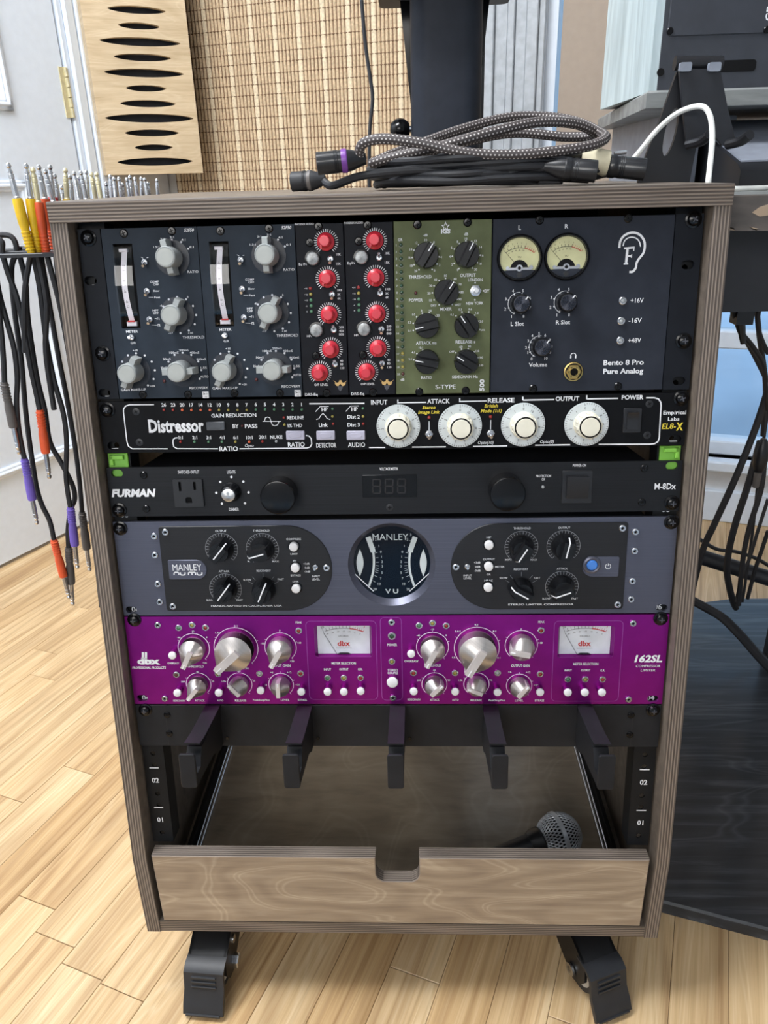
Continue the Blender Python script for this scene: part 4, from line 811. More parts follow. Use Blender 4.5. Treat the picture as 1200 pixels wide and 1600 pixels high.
g.T('Empirical', D4, 1047, 190, 26, 152, bold=.02); g.T('Labs', D4, 1040, 233, 26, 76, bold=.02); g.T('EL8-', D4, 1010, 281, 38, 92, col='yellow_print', shear=.15, bold=.015); g.T('X', D4, 1080, 283, 52, 46, col='yellow_print', bold=.04)
u, v = g.P(D4, 760, 243)
rk_ = g.part('rocker_switch', MB().prism(rrect(u, v, 14.6, 20, .8, 2), 0, 1.6, ch=.4), 'black_plastic')
g.part('rocker', MB().prism([(v-7, 1.6), (v+7, 1.6), (v+7, 4.8), (v+1, 2.4), (v-7, 3.4)], u-4.5, u+4.5).xf(Matrix(((0, 0, 1, 0), (1, 0, 0, 0), (0, 1, 0, 0), (0, 0, 0, 1)))), 'black_plastic', rk_)
g.done()

# ---------------------------------------------------------------- power conditioner
g = Gear('power_conditioner', 'black brushed power conditioner with outlet and two round light knobs', 'power conditioner', 343.8, 387.5)
faceplate(g, 'brushed_black', -241.3, 241.3, slots=[g.P(F1, 80, 140), g.P(F2, 1133, 62)], holes=[]); chassis(g, 220, 216)
g.putc('rack_screw', F1, 90, 345, out=2); g.putc('rack_screw', F2, 1135, 192, out=2)
for c, x, y in ((F1, 228, 150), (F1, 243, 335), (F2, 1037, 70), (F2, 1028, 188)): g.putc('panel_screw', c, x, y)
g.T('FURMAN', F1, 172, 247, 42, 236, bold=.05, shear=.22); g.T('M-8Dx', F2, 1110, 132, 22, 74, bold=.02)
for s, c, x, y, h, w in (('SWITCHED OUTLET', F1, 475, 132, 18, 118), ('LIGHTS', F1, 710, 132, 18, 46), ('DIMMER', F1, 725, 338, 18, 54), ('VOLTAGE METER', F2, 150, 72, 10, 64), ('PROTECTION', F2, 687, 97, 9, 52), ('OK', F2, 687, 108, 9, 12), ('POWER-ON', F2, 812, 60, 10, 46)): g.T(s, c, x, y, h, w, bold=.015)
g.dots(F1, [(650, 187), (711, 160), (777, 185), (806, 245), (786, 305), (628, 247), (659, 307)], 7)
u, v = g.P(F1, 478, 246)
sk_ = [rrect(u-6.6, v+6, 2.2, 8, .2, 1), rrect(u+6, v+6.4, 2.2, 7, .2, 1), [(u-2.8, v-8.5), (u+2.8, v-8.5), (u+2.8, v-5), (u+1.6, v-3.4), (u-1.6, v-3.4), (u-2.8, v-5)]]
oo = g.part('power_outlet', MB().prism(rrect(u, v, 25, 24, .8, 2), 0, 2.6, holes=[h[::-1] for h in sk_]), 'black_plastic'); g.part('outlet_contacts', MB().box(u-11, u+11, v-10, v+10, 0, .3), 'deep_black', oo)
u, v = g.P(F1, 712, 240)
kn = g.part('knob', MB().lathe([(8.2, .2), (8.4, 2), (7.2, 4), (6.6, 12), (6.2, 12.4), (0, 12.4)], 28, u, v), 'knob_black'); 
cp = inst('cap', MB().lathe([(5.6, 0), (5.6, .3), (5.2, .5), (0, .5)], 28).mesh('cap', 'spun_silver'), kn, (u, v, 12.3))
for c, x, y in ((F1, 985, 245), (F2, 555, 143)):
    u, v = g.P(c, x, y); g.part('light_knob', MB().lathe([(14.6, .2), (14.6, 17), (13.9, 18), (13.2, 18.2), (0, 18)], 44, u, v), 'black_gloss')
u, v = g.P(F2, 153, 132)
vm = g.part('voltage_display', MB().prism(rrect(u, v, 46, 19.5, .6, 2), 0, .5, ch=.2), 'black_gloss')
dg = MB()
for k in range(3):
    x0 = u-11+k*10.5
    for a in ([(0, 0), (6, 0)], [(0, 6), (6, 6)], [(0, 12), (6, 12)], [(-.3, .4), (-.2, 5.6)], [(-.2, 6.4), (0, 11.6)], [(6, .4), (6.1, 5.6)], [(6.1, 6.4), (6.3, 11.6)]): dg.stroke([(x0+p[0]-3, v+p[1]-6) for p in a], 1.1, .56)
g.part('display_digits', dg, 'seg_dim', vm, recalc=False, smooth=False)['kind'] = 'stuff'
g.putc('flush_screw', F2, 153, 207); g.putc('led_clear', F2, 685, 135)
u, v = g.P(F2, 803, 135)
rk_ = g.part('rocker_switch', MB().prism(rrect(u, v, 25, 28, .6, 2), 0, 1, ch=.3), 'black_plastic')
g.part('rocker', MB().prism([(v-9.5, 1), (v+9.5, 1), (v+9.5, 5.5), (v+5.5, 5.2), (v-9.5, 2.6)], u-9, u+9).xf(MYZ), 'black_plastic', rk_)
g.done()

# ---------------------------------------------------------------- two-unit limiter with round meter
g = Gear('rack_limiter', 'slate blue two-unit limiter with black side plates and a round dial meter', 'audio compressor', 251.5, 339.6)
uc, vc = g.P(M2, 578, 515); R0, R1 = 38.0, 33.6
faceplate(g, 'brushed_slate', -241.3, 241.3, slots=[g.P(ML_, 118, 425), g.P(MR_, 1118, 362)], holes=[circ(uc, vc, R0, 48)], th=4)
chassis(g, 240, 218, z0=-14)
g.putc('rack_screw', ML_, 70, 95, out=2); g.putc('rack_screw', MR_, 1155, 60, out=2)
m = g.part('round_meter', MB().lathe([(R0, 0), (R1, -6)], 64, uc, vc), 'brushed_slate')
g.part('meter_face', MB().cyl(uc, vc, R1+.2, -9, -6.2, 48), 'glass_dark', m)
def mk(c, x, y): return g.P(c, x, y, -6)
zf_ = -6.05
for sx in (1, -1):
    q = lambda x, y: mk(M2, 578+sx*(x-578), y)
    A_ = cr([mk(M2, 578+sx*(x-578), y)+(0,) for x, y in ((318, 205), (352, 300), (374, 372), (383, 480), (372, 600), (330, 745))], 6)
    top = [tuple(p)[:2] for p in A_[:13]]; g.pm('scale_pale').stroke(top, 4.4, zf_+.02); g.pm('scale_pale').stroke([tuple(p)[:2] for p in A_[12:]], 1.9, zf_)
    lens = [q(228+40*math.sin(PI*i/12), 340+300*i/12) for i in range(13)]+[q(228-38*math.sin(PI*i/12), 640-300*i/12) for i in range(1, 12)]
    g.pm('scale_pale').flat(lens, zf_)
    g.part('needle', MB().stroke([q(165, 605), q(380, 802)], .8, zf_+.5), 'white_print', m, recalc=False)
    for s, x, y in (('3', 367, 180), ('2', 403, 230), ('1', 438, 302), ('0', 460, 367), ('1', 467, 422), ('2', 473, 477), ('3', 475, 527), ('5', 473, 598), ('7', 458, 660), ('10', 442, 722), ('20', 395, 780)):
        u, v = q(x, y); g.pm('scale_pale').text(s, u, v, 2.3, z=zf_)
    for a in ((352, 253, 377, 243), (380, 325, 402, 314), (390, 383, 422, 375), (400, 435, 432, 432), (404, 484, 438, 484), (404, 520, 438, 524), (403, 545, 436, 553), (400, 568, 434, 578), (395, 590, 430, 602), (388, 630, 420, 645), (370, 685, 397, 703)): g.pm('scale_pale').stroke([q(a[0], a[1]), q(a[2], a[3])], .3, zf_)
u, v = mk(M2, 565, 203); g.pm('scale_pale').text('MANLEY', u, v, 6, 31, z=zf_); u, v = mk(M2, 580, 802); g.pm('scale_pale').text('V U', u, v, 4.2, 11.5, z=zf_, bold=.02)
g.part('meter_glass', MB().flat(circ(uc, vc, R1+.6, 48), -5), 'meter_glass', m, recalc=False)
def dplate(pts_left, sx, x0, xr, y0, y1):
    r = (y1-y0)/2; cy_ = (y0+y1)/2; pts = []
    if sx > 0: pts = rrect((x0+xr-r)/2, cy_, xr-r-x0, y1-y0, 2.5, 3); pts = [(x0+2.5, y0), (xr-r, y0)]+[(xr-r+r*math.sin(PI*i/24), cy_-r*math.cos(PI*i/24)) for i in range(1, 24)]+[(xr-r, y1), (x0+2.5, y1), (x0+.7, y1-.7), (x0, y1-2.5), (x0, y0+2.5), (x0+.7, y0+.7)]
    return pts
a0 = g.P(M1, 60, 300)[0]-.6; a1 = g.P(M1, 1116, 305)[0]; b0 = g.P(M3, 55, 290)[0]; b1 = g.P(M3, 1112, 290)[0]; y0, y1 = g.P(M1, 500, 575)[1], g.P(M1, 500, 45)[1]
lp = dplate(None, 1, a0, a1, y0, y1); rp = [(b0+b1-x, y) for x, y in dplate(None, 1, b0, b1, y0, y1)][::-1]
g.part('control_plate', MB().prism(lp, 0, 1.2, ch=.4), 'overlay_black'); g.part('control_plate', MB().prism(rp, 0, 1.2, ch=.4), 'overlay_black')
zp = 1.32
for c, x, y, a, n in ((M1, 425, 190, 50, 1), (M1, 680, 190, 196, 1), (M1, 450, 440, 52, 1), (M1, 690, 445, 66, 0), (M3, 483, 172, 238, 1), (M3, 737, 168, 78, 1), (M3, 480, 425, 150, 0), (M3, 727, 412, 200, 1)):
    u, v = g.P(c, x, y, 1.2); g.put('pointer_knob', u, v, math.radians(a), 1.2)
    if n: g.ticks(u, v, 11.2, 14, -48, 230, 24, .3, 'grey_print', zp); g.arc(u, v, 14.1, -48, 230, .3, 'grey_print', zp)
    else:
        for an in (150, 128, 90, 52, 30): g.ticks(u, v, 10.5 if an in (150, 30) else 11.5, 15.5, an, an, 2, .35, 'grey_print', zp)
for c, x, y in ((M1, 875, 178), (M1, 885, 310), (M1, 890, 440), (M3, 287, 162), (M3, 285, 292), (M3, 282, 418)): u, v = g.P(c, x, y, 4); g.put('btn_flat', u, v, 0, 1.2)
for c, x, y in ((M1, 1012, 302), (M3, 155, 288)): u, v = g.P(c, x, y, 2); g.put('tog_s_mid', u, v, 0, 1.2)
for c, x, y in ((M1, 73, 87), (M1, 120, 550), (M1, 1080, 310), (M3, 1095, 60), (M3, 1065, 522), (M3, 87, 295)): u, v = g.P(c, x, y, 2); g.put('hex_screw', u, v, 0, 1.0)
for c, x, y in ((M1, 5, 110), (M1, 10, 227), (M1, 28, 408), (M1, 40, 520), (M3, 1172, 80), (M3, 1167, 195), (M3, 1153, 377), (M3, 1145, 487)): g.putc('hex_screw', c, x, y)
for s, c, x, y, h, w in (('OUTPUT', M1, 420, 78, 14, 70), ('THRESHOLD', M1, 672, 76, 14, 102), ('ATTACK', M1, 440, 330, 14, 66), ('RECOVERY', M1, 688, 327, 14, 88), ('SLOW', M1, 585, 384, 13, 50), ('FAST', M1, 795, 380, 13, 38), ('MIN', M1, 607, 268, 12, 38), ('MAX', M1, 762, 268, 12, 42), ('SLOW', M1, 350, 510, 12, 40), ('FAST', M1, 538, 510, 12, 38), ('COMPRESS', M1, 875, 129, 13, 92), ('LIMIT', M1, 878, 222, 12, 46), ('IN', M1, 882, 265, 12, 18), ('BYPASS', M1, 888, 356, 13, 62), ('LINK', M1, 888, 394, 12, 38), ('+3dB', M1, 955, 283, 12, 38), ('0dB', M1, 960, 308, 12, 30), ('-3dB', M1, 960, 332, 12, 36), ('INPUT', M1, 1015, 362, 13, 50), ('LEVEL', M1, 1015, 380, 13, 48),
                         ('HANDCRAFTED IN CALIFORNIA USA', M1, 580, 546, 12, 440),
                         ('THRESHOLD', M3, 487, 59, 14, 104), ('OUTPUT', M3, 742, 56, 14, 72), ('RECOVERY', M3, 480, 307, 14, 86), ('ATTACK', M3, 730, 304, 14, 66), ('MIN', M3, 403, 250, 12, 38), ('MAX', M3, 558, 250, 12, 40), ('SLOW', M3, 375, 360, 13, 48), ('FAST', M3, 578, 360, 13, 38), ('SLOW', M3, 633, 485, 12, 48), ('FAST', M3, 805, 485, 12, 38), ('HIP', M3, 286, 115, 12, 28), ('OUTPUT', M3, 286, 247, 13, 72), ('METER', M3, 352, 292, 12, 56), ('GR', M3, 285, 339, 12, 24), ('HP SC', M3, 284, 376, 13, 50), ('+3dB', M3, 215, 267, 13, 38), ('0dB', M3, 218, 292, 13, 32), ('-3dB', M3, 216, 316, 13, 38), ('INPUT', M3, 158, 345, 13, 50), ('LEVEL', M3, 158, 362, 13, 48), ('STEREO LIMITER COMPRESSOR', M3, 600, 520, 11, 396)):
    g.T(s, c, x, y, h, w, z=zp, bold=.005 if h > 11.5 else .02)
def dbadge(c, x0, y0, x1, y1, flip):
    a, b_ = g.P(c, x0, y1), g.P(c, x1, y0); r = (b_[1]-a[1])/2; cy_ = (a[1]+b_[1])/2
    p = [(a[0]+1, a[1]), (b_[0]-r, a[1])]+[(b_[0]-r+r*math.sin(PI*i/14), cy_-r*math.cos(PI*i/14)) for i in range(1, 14)]+[(b_[0]-r, b_[1]), (a[0]+1, b_[1]), (a[0], b_[1]-1), (a[0], a[1]+1)]
    if flip: p = [(a[0]+b_[0]-x, y) for x, y in p][::-1]
    g.part('badge', MB().prism(p, 1.2, 1.9, ch=.3), 'brushed_slate')
dbadge(M1, 103, 255, 330, 378, False); dbadge(M3, 845, 227, 1074, 350, True)
g.T('MANLEY', M1, 208, 305, 44, 180, z=2.0)
for u_, e in ((143, 'n'), (182, 'u'), (240, 'm'), (287, 'u')):
    pts = {'n': [(-15, 9), (-15, -3), (-8, -8), (8, -8), (15, -3), (15, 9)], 'u': [(-15, -8), (-15, 3), (-8, 9), (8, 9), (15, 3), (15, -8)], 'm': [(-22, 9), (-22, -5), (-16, -8), (16, -8), (22, -5), (22, 9)]}[e]
    g.pm('white_print').stroke([g.P(M1, u_+x, 345+y, 2) for x, y in pts], 1.0, 2.0)
g.pm('white_print').stroke([g.P(M1, 240, 337, 2), g.P(M1, 240, 354, 2)], 1.0, 2.0)
u, v = g.P(M3, 910, 283, 3)
pb = g.part('power_button', MB().lathe([(8, 1.9), (7.6, 3.2), (6.2, 3.8), (5, 3.4), (4.6, 2)], 30, u, v), 'brushed_slate'); g.part('button_lens', MB().lathe([(4.5, 1.9), (4.5, 3.4), (3.6, 4.2), (0, 4.4)], 24, u, v), 'led_blue', pb)
u, v = g.P(M3, 1007, 290, 2); g.arc(u, v, 2.2, -235, 55, .5, z=2.0); g.pm('white_print').stroke([(u, v+.3), (u, v+2.6)], .5, 2.0)
g.done()

# ---------------------------------------------------------------- purple two-unit compressor
g = Gear('rack_compressor', 'purple two-unit stereo compressor with satin metal blade knobs', 'audio compressor', 162.8, 250.8)
wins = []
for c, x0, x1, y0, y1 in ((X2, 536, 992, 92, 350), (X4, 374, 790, 84, 312)):
    a, e = g.P(c, x0, y1), g.P(c, x1, y0); wins.append((a[0], a[1], e[0], e[1]))
faceplate(g, 'purple_anodised', -241.3, 241.3, slots=[g.P(X1, 185, 748), g.P(X4, 1062, 610)], holes=[rrect((w[0]+w[2])/2, (w[1]+w[3])/2, w[2]-w[0], w[3]-w[1], 2, 3) for w in wins])
chassis(g, 230, 218, z0=-13)
g.putc('rack_screw', X1, 108, 55, out=2); g.putc('rack_screw', X4, 1122, 35, out=2)
for k, w in enumerate(wins):
    u0, v0, u1, v1 = w; uc = (u0+u1)/2
    m = g.part('level_meter', MB().prism(rrect(uc, (v0+v1)/2, u1-u0+4, v1-v0+4, 2, 2), -9, -6), 'purple_anodised')
    g.part('meter_bezel', MB().add([(u0, v0, -1), (u1, v0, -1), (u1-2, v0+1, -6), (u0+2, v0+1, -6)], [(0, 1, 2, 3)]).add([(u0, v0, -1), (u0+2, v0+1, -6), (u0+2, v1, -6), (u0, v1, -1)], [(0, 1, 2, 3)]).add([(u1, v0, -1), (u1-2, v0+1, -6), (u1-2, v1, -6), (u1, v1, -1)], [(0, 1, 2, 3)]), 'purple_anodised', m)
    g.part('meter_face', MB().box(u0+2, u1-2, v0+1, v1, -6, -5.4), 'meter_white', m)
    zf_ = -5.3; vb = v0+4; s = (u1-u0)/48
    cvx, cvy, R = uc, v0-22, 48
    g.arc(cvx, cvy, R, 68, 110, .4, 'black_print', zf_); g.arc(cvx, cvy, R, 68, 83, .9, 'red_print', zf_+.02)
    g.ticks(cvx, cvy, R, R+2.6, 83, 112, 9, .3, 'black_print', zf_); g.ticks(cvx, cvy, R, R+2.4, 68, 82, 7, .3, 'red_print', zf_)
    for i, t_ in enumerate(('20', '10', '7', '5', '3', '0', '3')): a = math.radians(111-i*7); g.pm('black_print' if i < 5 else 'red_print').text(t_, cvx+(R+4.6)*math.cos(a), cvy+(R+4.6)*math.sin(a), 2.3, z=zf_, rot=a-PI/2)
    for i, t_ in enumerate(('-40', '-30', '-20', '-15', '-10', '-5', '0')): a = math.radians(109-i*6.4); g.pm('black_print').text(t_, cvx+(R-3)*math.cos(a), cvy+(R-3)*math.sin(a), 1.4, z=zf_, rot=a-PI/2)
    g.pm('red_print').text('dbx', uc, v0+11.4, 5.2, 11.5, z=zf_, bold=.03); g.pm('black_print').text('DECIBELS', uc, v0+18.4, 1.3, 9, z=zf_); g.pm('black_print').text('PROFESSIONAL PRODUCTS', uc, v0+6.6, .9, 14, z=zf_)
    g.part('needle', MB().stroke([(uc-6.5, v0+1), (uc-18, v0+22)], .35, zf_+.6), 'black_print', m, recalc=False)
    g.part('needle_cover', MB().prism([(uc-6, v0+1), (uc+6, v0+1), (uc+3.5, v0+2.2), (uc-3.5, v0+2.2)], -5.4, -4.4), 'black_plastic', m)
    g.part('meter_glass', MB().flat([(u0+.8, v0+.5), (u1-.8, v0+.5), (u1-.8, v1), (u0+.8, v1)], -3), 'meter_glass', m, recalc=False)
for key, c, x, y, a, r in (('blade_m', X1, 645, 300, 243, 14.3), ('blade_l', X1, 1022, 300, 223, 20), ('blade_m', X2, 252, 268, 240, 14.3), ('blade_s', X1, 688, 622, 230, 11.4), ('blade_s', X1, 1055, 622, 130, 11.4), ('blade_s', X2, 257, 572, 90, 11.4),
                           ('blade_m', X3, 490, 290, 243, 14.3), ('blade_l', X3, 885, 298, 240, 20), ('blade_m', X4, 113, 222, 168, 14.3), ('blade_s', X3, 507, 622, 45, 11.4), ('blade_s', X3, 882, 622, 158, 11.4), ('blade_s', X4, 97, 512, 52, 11.4)):
    u, v = g.P(c, x, y); g.put(key, u, v, math.radians(a)); g.arc(u, v, r, -48, 228, .6, 'pink_print'); 
    for an in (-48, 20, 90, 150): g.ticks(u, v, r, r+1.8, an, an, 2, .5, 'pink_print')
for c, x, y in ((X1, 450, 372), (X1, 495, 707), (X1, 865, 705), (X2, 88, 625), (X2, 420, 635), (X2, 635, 636), (X2, 768, 636), (X2, 905, 630), (X3, 300, 357), (X3, 323, 693), (X3, 693, 695), (X3, 1072, 700), (X4, 250, 565), (X4, 450, 567), (X4, 573, 567), (X4, 697, 567)): g.putc('btn_white', c, x, y, out=8)
g.putc('btn_big', X3, 132, 610, out=7)
for c, x, y, k in ((X1, 508, 122, 'green'), (X1, 628, 97, 'yellow'), (X1, 748, 120, 'red'), (X1, 488, 540, 'darkred'), (X1, 860, 533, 'yellow'), (X2, 400, 135, 'red'), (X2, 80, 485, 'clear'), (X2, 415, 483, 'red'), (X2, 635, 520, 'green'), (X2, 768, 520, 'yellow'), (X2, 905, 520, 'red'), (X3, 127, 423, 'yellow'), (X3, 370, 102, 'green'), (X3, 490, 80, 'yellow'), (X3, 612, 103, 'red'), (X3, 320, 525, 'red'), (X3, 692, 525, 'yellow'), (X3, 1072, 525, 'clear'), (X4, 257, 117, 'red'), (X4, 250, 432, 'red'), (X4, 450, 470, 'green'), (X4, 575, 470, 'yellow'), (X4, 700, 470, 'red')): g.putc('led_'+k+'_ring', c, x, y, out=1)
g.putc('led_dark_ring', X3, 127, 195, out=1)
for c, x, y in ((X1, 325, 92), (X1, 388, 748), (X3, 125, 68), (X3, 137, 742), (X4, 918, 62), (X4, 885, 610)): g.putc('hex_screw', c, x, y)
g.T('dbx', X1, 240, 415, 62, 205, bold=.05); g.L(X1, [(190, 338), (190, 405)], 20); g.L(X1, [(217, 338), (217, 405)], 20)
g.T('PROFESSIONAL PRODUCTS', X1, 245, 475, 24, 298, shear=.2, bold=.02)
g.T('162SL', X4, 1035, 318, 56, 198, shear=.2, bold=.035); g.T('COMPRESSOR', X4, 1028, 372, 20, 176, shear=.1); g.T('LIMITER', X4, 1028, 402, 20, 105, shear=.1)
for s, c, x, y, h, w in (('OVEREASY', X1, 462, 436, 18, 106), ('THRESHOLD', X1, 660, 464, 24, 145), ('SIDECHAIN', X1, 512, 770, 18, 104), ('ATTACK', X1, 698, 768, 22, 88), ('AUTO', X1, 880, 768, 18, 56), ('RELEASE', X1, 1062, 768, 22, 100), ('COMPRESSION', X1, 1045, 482, 18, 175), ('-10', X1, 633, 152, 16, 32), ('-40', X1, 512, 206, 16, 32), ('0', X1, 760, 204, 16, None), ('+20', X1, 742, 432, 16, 36), ('0.1', X1, 1018, 103, 16, 30), ('1.6:1', X1, 860, 163, 16, 46), ('200', X1, 548, 600, 15, 34), ('20', X1, 814, 597, 15, 22), ('60', X1, 678, 512, 15, 22), ('1.5k', X1, 915, 597, 15, 40), ('400', X1, 1047, 507, 15, 32), ('20', X1, 1182, 593, 15, 22),
                         ('PEAK', X2, 400, 65, 20, 52), ('OUTPUT GAIN', X2, 245, 417, 24, 174), ('PeakStopPlus', X2, 95, 697, 18, 136), ('LEVEL', X2, 290, 697, 20, 70), ('BYPASS', X2, 430, 697, 20, 72), ('METER SELECTION', X2, 767, 398, 22, 198), ('INPUT', X2, 635, 448, 20, 58), ('OUTPUT', X2, 768, 447, 20, 74), ('G.R.', X2, 902, 447, 20, 38), ('0', X2, 246, 130, 16, None), ('+10', X2, 403, 231, 16, 34), ('+20', X2, 345, 380, 16, 34), ('-10', X2, 105, 236, 16, 32), ('+6', X2, 180, 473, 16, 26), ('+12', X2, 322, 472, 16, 36), ('+20', X2, 392, 573, 16, 36), ('+3', X2, 128, 575, 16, 24),
                         ('POWER', X3, 130, 271, 24, 86), ('STEREO', X3, 135, 497, 24, 90), ('COUPLE', X3, 135, 522, 24, 92), ('OVEREASY', X3, 303, 417, 20, 126), ('THRESHOLD', X3, 500, 455, 24, 130), ('SIDECHAIN', X3, 323, 759, 20, 112), ('ATTACK', X3, 510, 762, 22, 84), ('AUTO', X3, 694, 762, 20, 58), ('RELEASE', X3, 880, 765, 22, 100), ('PeakStopPlus', X3, 1065, 766, 20, 146), ('-10', X3, 488, 134, 16, 32), ('-40', X3, 363, 187, 16, 32), ('0', X3, 612, 186, 16, None), ('0.1', X3, 882, 92, 16, 30), ('1.6:1', X3, 716, 150, 16, 46), ('8:1', X3, 1043, 150, 16, 30), ('60', X3, 507, 496, 15, 22), ('200', X3, 370, 588, 15, 32), ('20', X3, 637, 587, 15, 22), ('1.5k', X3, 740, 588, 15, 36), ('70', X3, 1012, 588, 15, 22), ('400', X3, 882, 500, 15, 30), ('1.5:1', X3, 685, 384, 15, 40), ('10:1', X3, 1078, 387, 15, 36),
                         ('PEAK', X4, 258, 54, 18, 46), ('OUTPUT GAIN', X4, 107, 369, 22, 132), ('BYPASS', X4, 245, 621, 18, 66), ('LEVEL', X4, 98, 620, 18, 62), ('METER SELECTION', X4, 578, 357, 20, 182), ('INPUT', X4, 452, 403, 17, 52), ('OUTPUT', X4, 577, 403, 17, 66), ('G.R.', X4, 700, 404, 17, 34), ('0', X4, 112, 108, 15, None), ('+10', X4, 250, 205, 15, 32), ('+6', X4, 30, 415, 15, 24), ('+12', X4, 162, 417, 15, 32), ('+20', X4, 218, 510, 15, 32)):
    g.T(s, c, x, y, h, w, bold=.015)
for c, a, e in ((X2, (490, 52), (1030, 692)), (X4, (328, 45), (850, 625)), (X3, (40, 25), (212, 765))):
    p, q = g.P(c, a[0], e[1]), g.P(c, e[0], a[1]); g.L2(rrect((p[0]+q[0])/2, (p[1]+q[1])/2, q[0]-p[0], q[1]-p[1], 4, 4), .35, 'purple_line', closed=True)
g.done()

# ---------------------------------------------------------------- hook panel
g = Gear('hook_panel', 'black one-unit metal panel with five long cable hooks', 'hook panel', 118.6, 162.2)
faceplate(g, 'hook_black', -241.3, 241.3, th=2)
for c, x, y in ((K1, 118, 72), (K2, 1050, 72)): g.putc('rack_screw', c, x, y)
for c, x, y in ((K1, 203, 92), (K1, 212, 165), (K2, 965, 93), (K2, 960, 170)): g.putc('panel_screw', c, x, y, rot=45)
for u in (-213.5, 216): g.L2([(u, 1), (u, g.h-1)], .5, 'black_print')
for u in (-168, -82.6, 2.6, 86.8, 172):
    w = 6.3; h = g.h
    ho = g.part('hook', MB().prism([(0, 3), (12, 3), (30, 12), (78, 17), (84.5, 17), (84.5, 40), (83, 40), (82, 27), (72, 27), (69, 34), (64, 41), (0, 42)], u-w, u+w).xf(Matrix(((0, 0, 1, 0), (0, 1, 0, 0), (1, 0, 0, 0), (0, 0, 0, 1)))), 'hook_black', ang=20)
    g.part('hook_tongue', MB().prism([(0, 42), (50, 43.6), (66, 45), (70, 46.4), (70, 48), (65, 47), (50, 45.2), (0, 43.6)], u-w-.6, u+w+.6).xf(Matrix(((0, 0, 1, 0), (0, 1, 0, 0), (1, 0, 0, 0), (0, 0, 0, 1)))), 'hook_black', ho)
    g.part('hook_lip', MB().prism(rrect(u, 32, 13.4, 31.5, 2.2, 3), 84.5, 86.5, ch=.5), 'hook_black', ho)
    g.part('rivet', MB().cyl(u+w+4.5, 9, 1.5, 0, 1, 12), 'black_gloss', ho)
g.done()
# green clips behind the ears
for sx, c, pts in ((-1, 'left', None), (1, 'right', None)):
    o = panel_frame(thing('rack_clip', 'bright green plastic rack clip at the %s rail above the power conditioner' % c, 'rack clip', gear=True, group='green rack clips'), 386)
    a, b_ = sorted((sx*240, sx*223)); 
    MB().prism([(a, -8), (b_, -8), (b_, 13), (a, 13)], -5.15, -3.2, ch=.5).build('clip_plate', 'green_plastic', o, org=(0, 0, 0))
    MB().box(*sorted((sx*226, sx*238)), 8, 11.5, -3.2, -.5, ch=.5).box(*sorted((sx*235, sx*238)), 3, 11.5, -3.2, -.5, ch=.5).build('clip_tab', 'green_plastic', o, org=(0, 0, 0))
# ================================================================ patch cables on the comb at the left side
cb = thing('cable_comb', 'black metal cable comb bracket fixed to the left side of the rack', 'cable holder', (-280, 300, 554))
MB().prism([(-259, 92), (-262, 92), (-262, 520), (-259, 520)], 545, 588).build('mounting_plate', 'black_paint', cb)
rows = [100+i*26 for i in range(17)]
pl = [(-262, 92), (-262, 530)]
tray = [(-262, 96)]
for y in rows: tray += [(-330, y-4), (-330, y+4), (-280, y+4.2), (-280, y+7.8)] if False else []
MB().box(-274, -262, 92, 530, 551, 554).build('comb_back', 'black_paint', cb)
for i in range(18): MB().box(-335, -274, 92+i*25.5, 92+i*25.5+11, 551, 554, ch=.4).build('comb_finger', 'black_paint', cb)
def boot_mesh(m):
    b = MB().lathe([(0, 0), (3.0, 0), (3.1, 4), (3.3, 18), (4.0, 23), (4.1, 38), (3.8, 41), (0, 41)], 16)
    for k in range(6): b.lathe([(3.1, 2+k*2.6), (3.8, 2.3+k*2.6), (3.8, 3.3+k*2.6), (3.1, 3.6+k*2.6)], 14)
    return b.mesh('boot', m)
BOOT = {k: boot_mesh('boot_'+k) for k in ('yellow', 'orange', 'red', 'purple', 'blue', 'grey')}
def plug_mesh(m): return MB().lathe([(2.6, 40.5), (2.6, 42), (2.2, 42.4), (2.2, 54.5), (1.9, 54.8), (1.9, 55.3), (2.2, 55.6), (2.2, 58.4), (1.8, 58.8), (1.8, 59.4), (2.2, 59.7), (1.5, 62), (1.3, 62.6), (2.1, 64), (1.8, 65.6), (.9, 66.6), (0, 66.8)], 16).mesh('plug', m)
PLUG = {'steel': plug_mesh('steel'), 'brass': plug_mesh('pale_brass')}
def patch(base, tip, col, label, cable=None, pm='steel', r=2.4):
    base = Vector(base); tip = Vector(tip); d = (tip-base).normalized(); q = Vector((0, 0, 1)).rotation_difference(d)
    o = thing('patch_cable', label, 'patch cable', tuple(base), 'patch cables on the comb')
    inst('boot', BOOT[col], o, (0, 0, 0), q=q); inst('plug', PLUG[pm], o, (0, 0, 0), q=q)
    if cable: MB().tube(cr([base+d*3]+[Vector(c) for c in cable], 6), r, 8).build('cable', 'black_rubber', o)
    return o
Y0 = crop(0, 230, 270, 1054); Z5 = crop(0, 540, 180, 800)
def pxl(c, pts, Y, dY=0): return [at(*c(x, y), Y+dY*i) for i, (x, y) in enumerate(pts)]
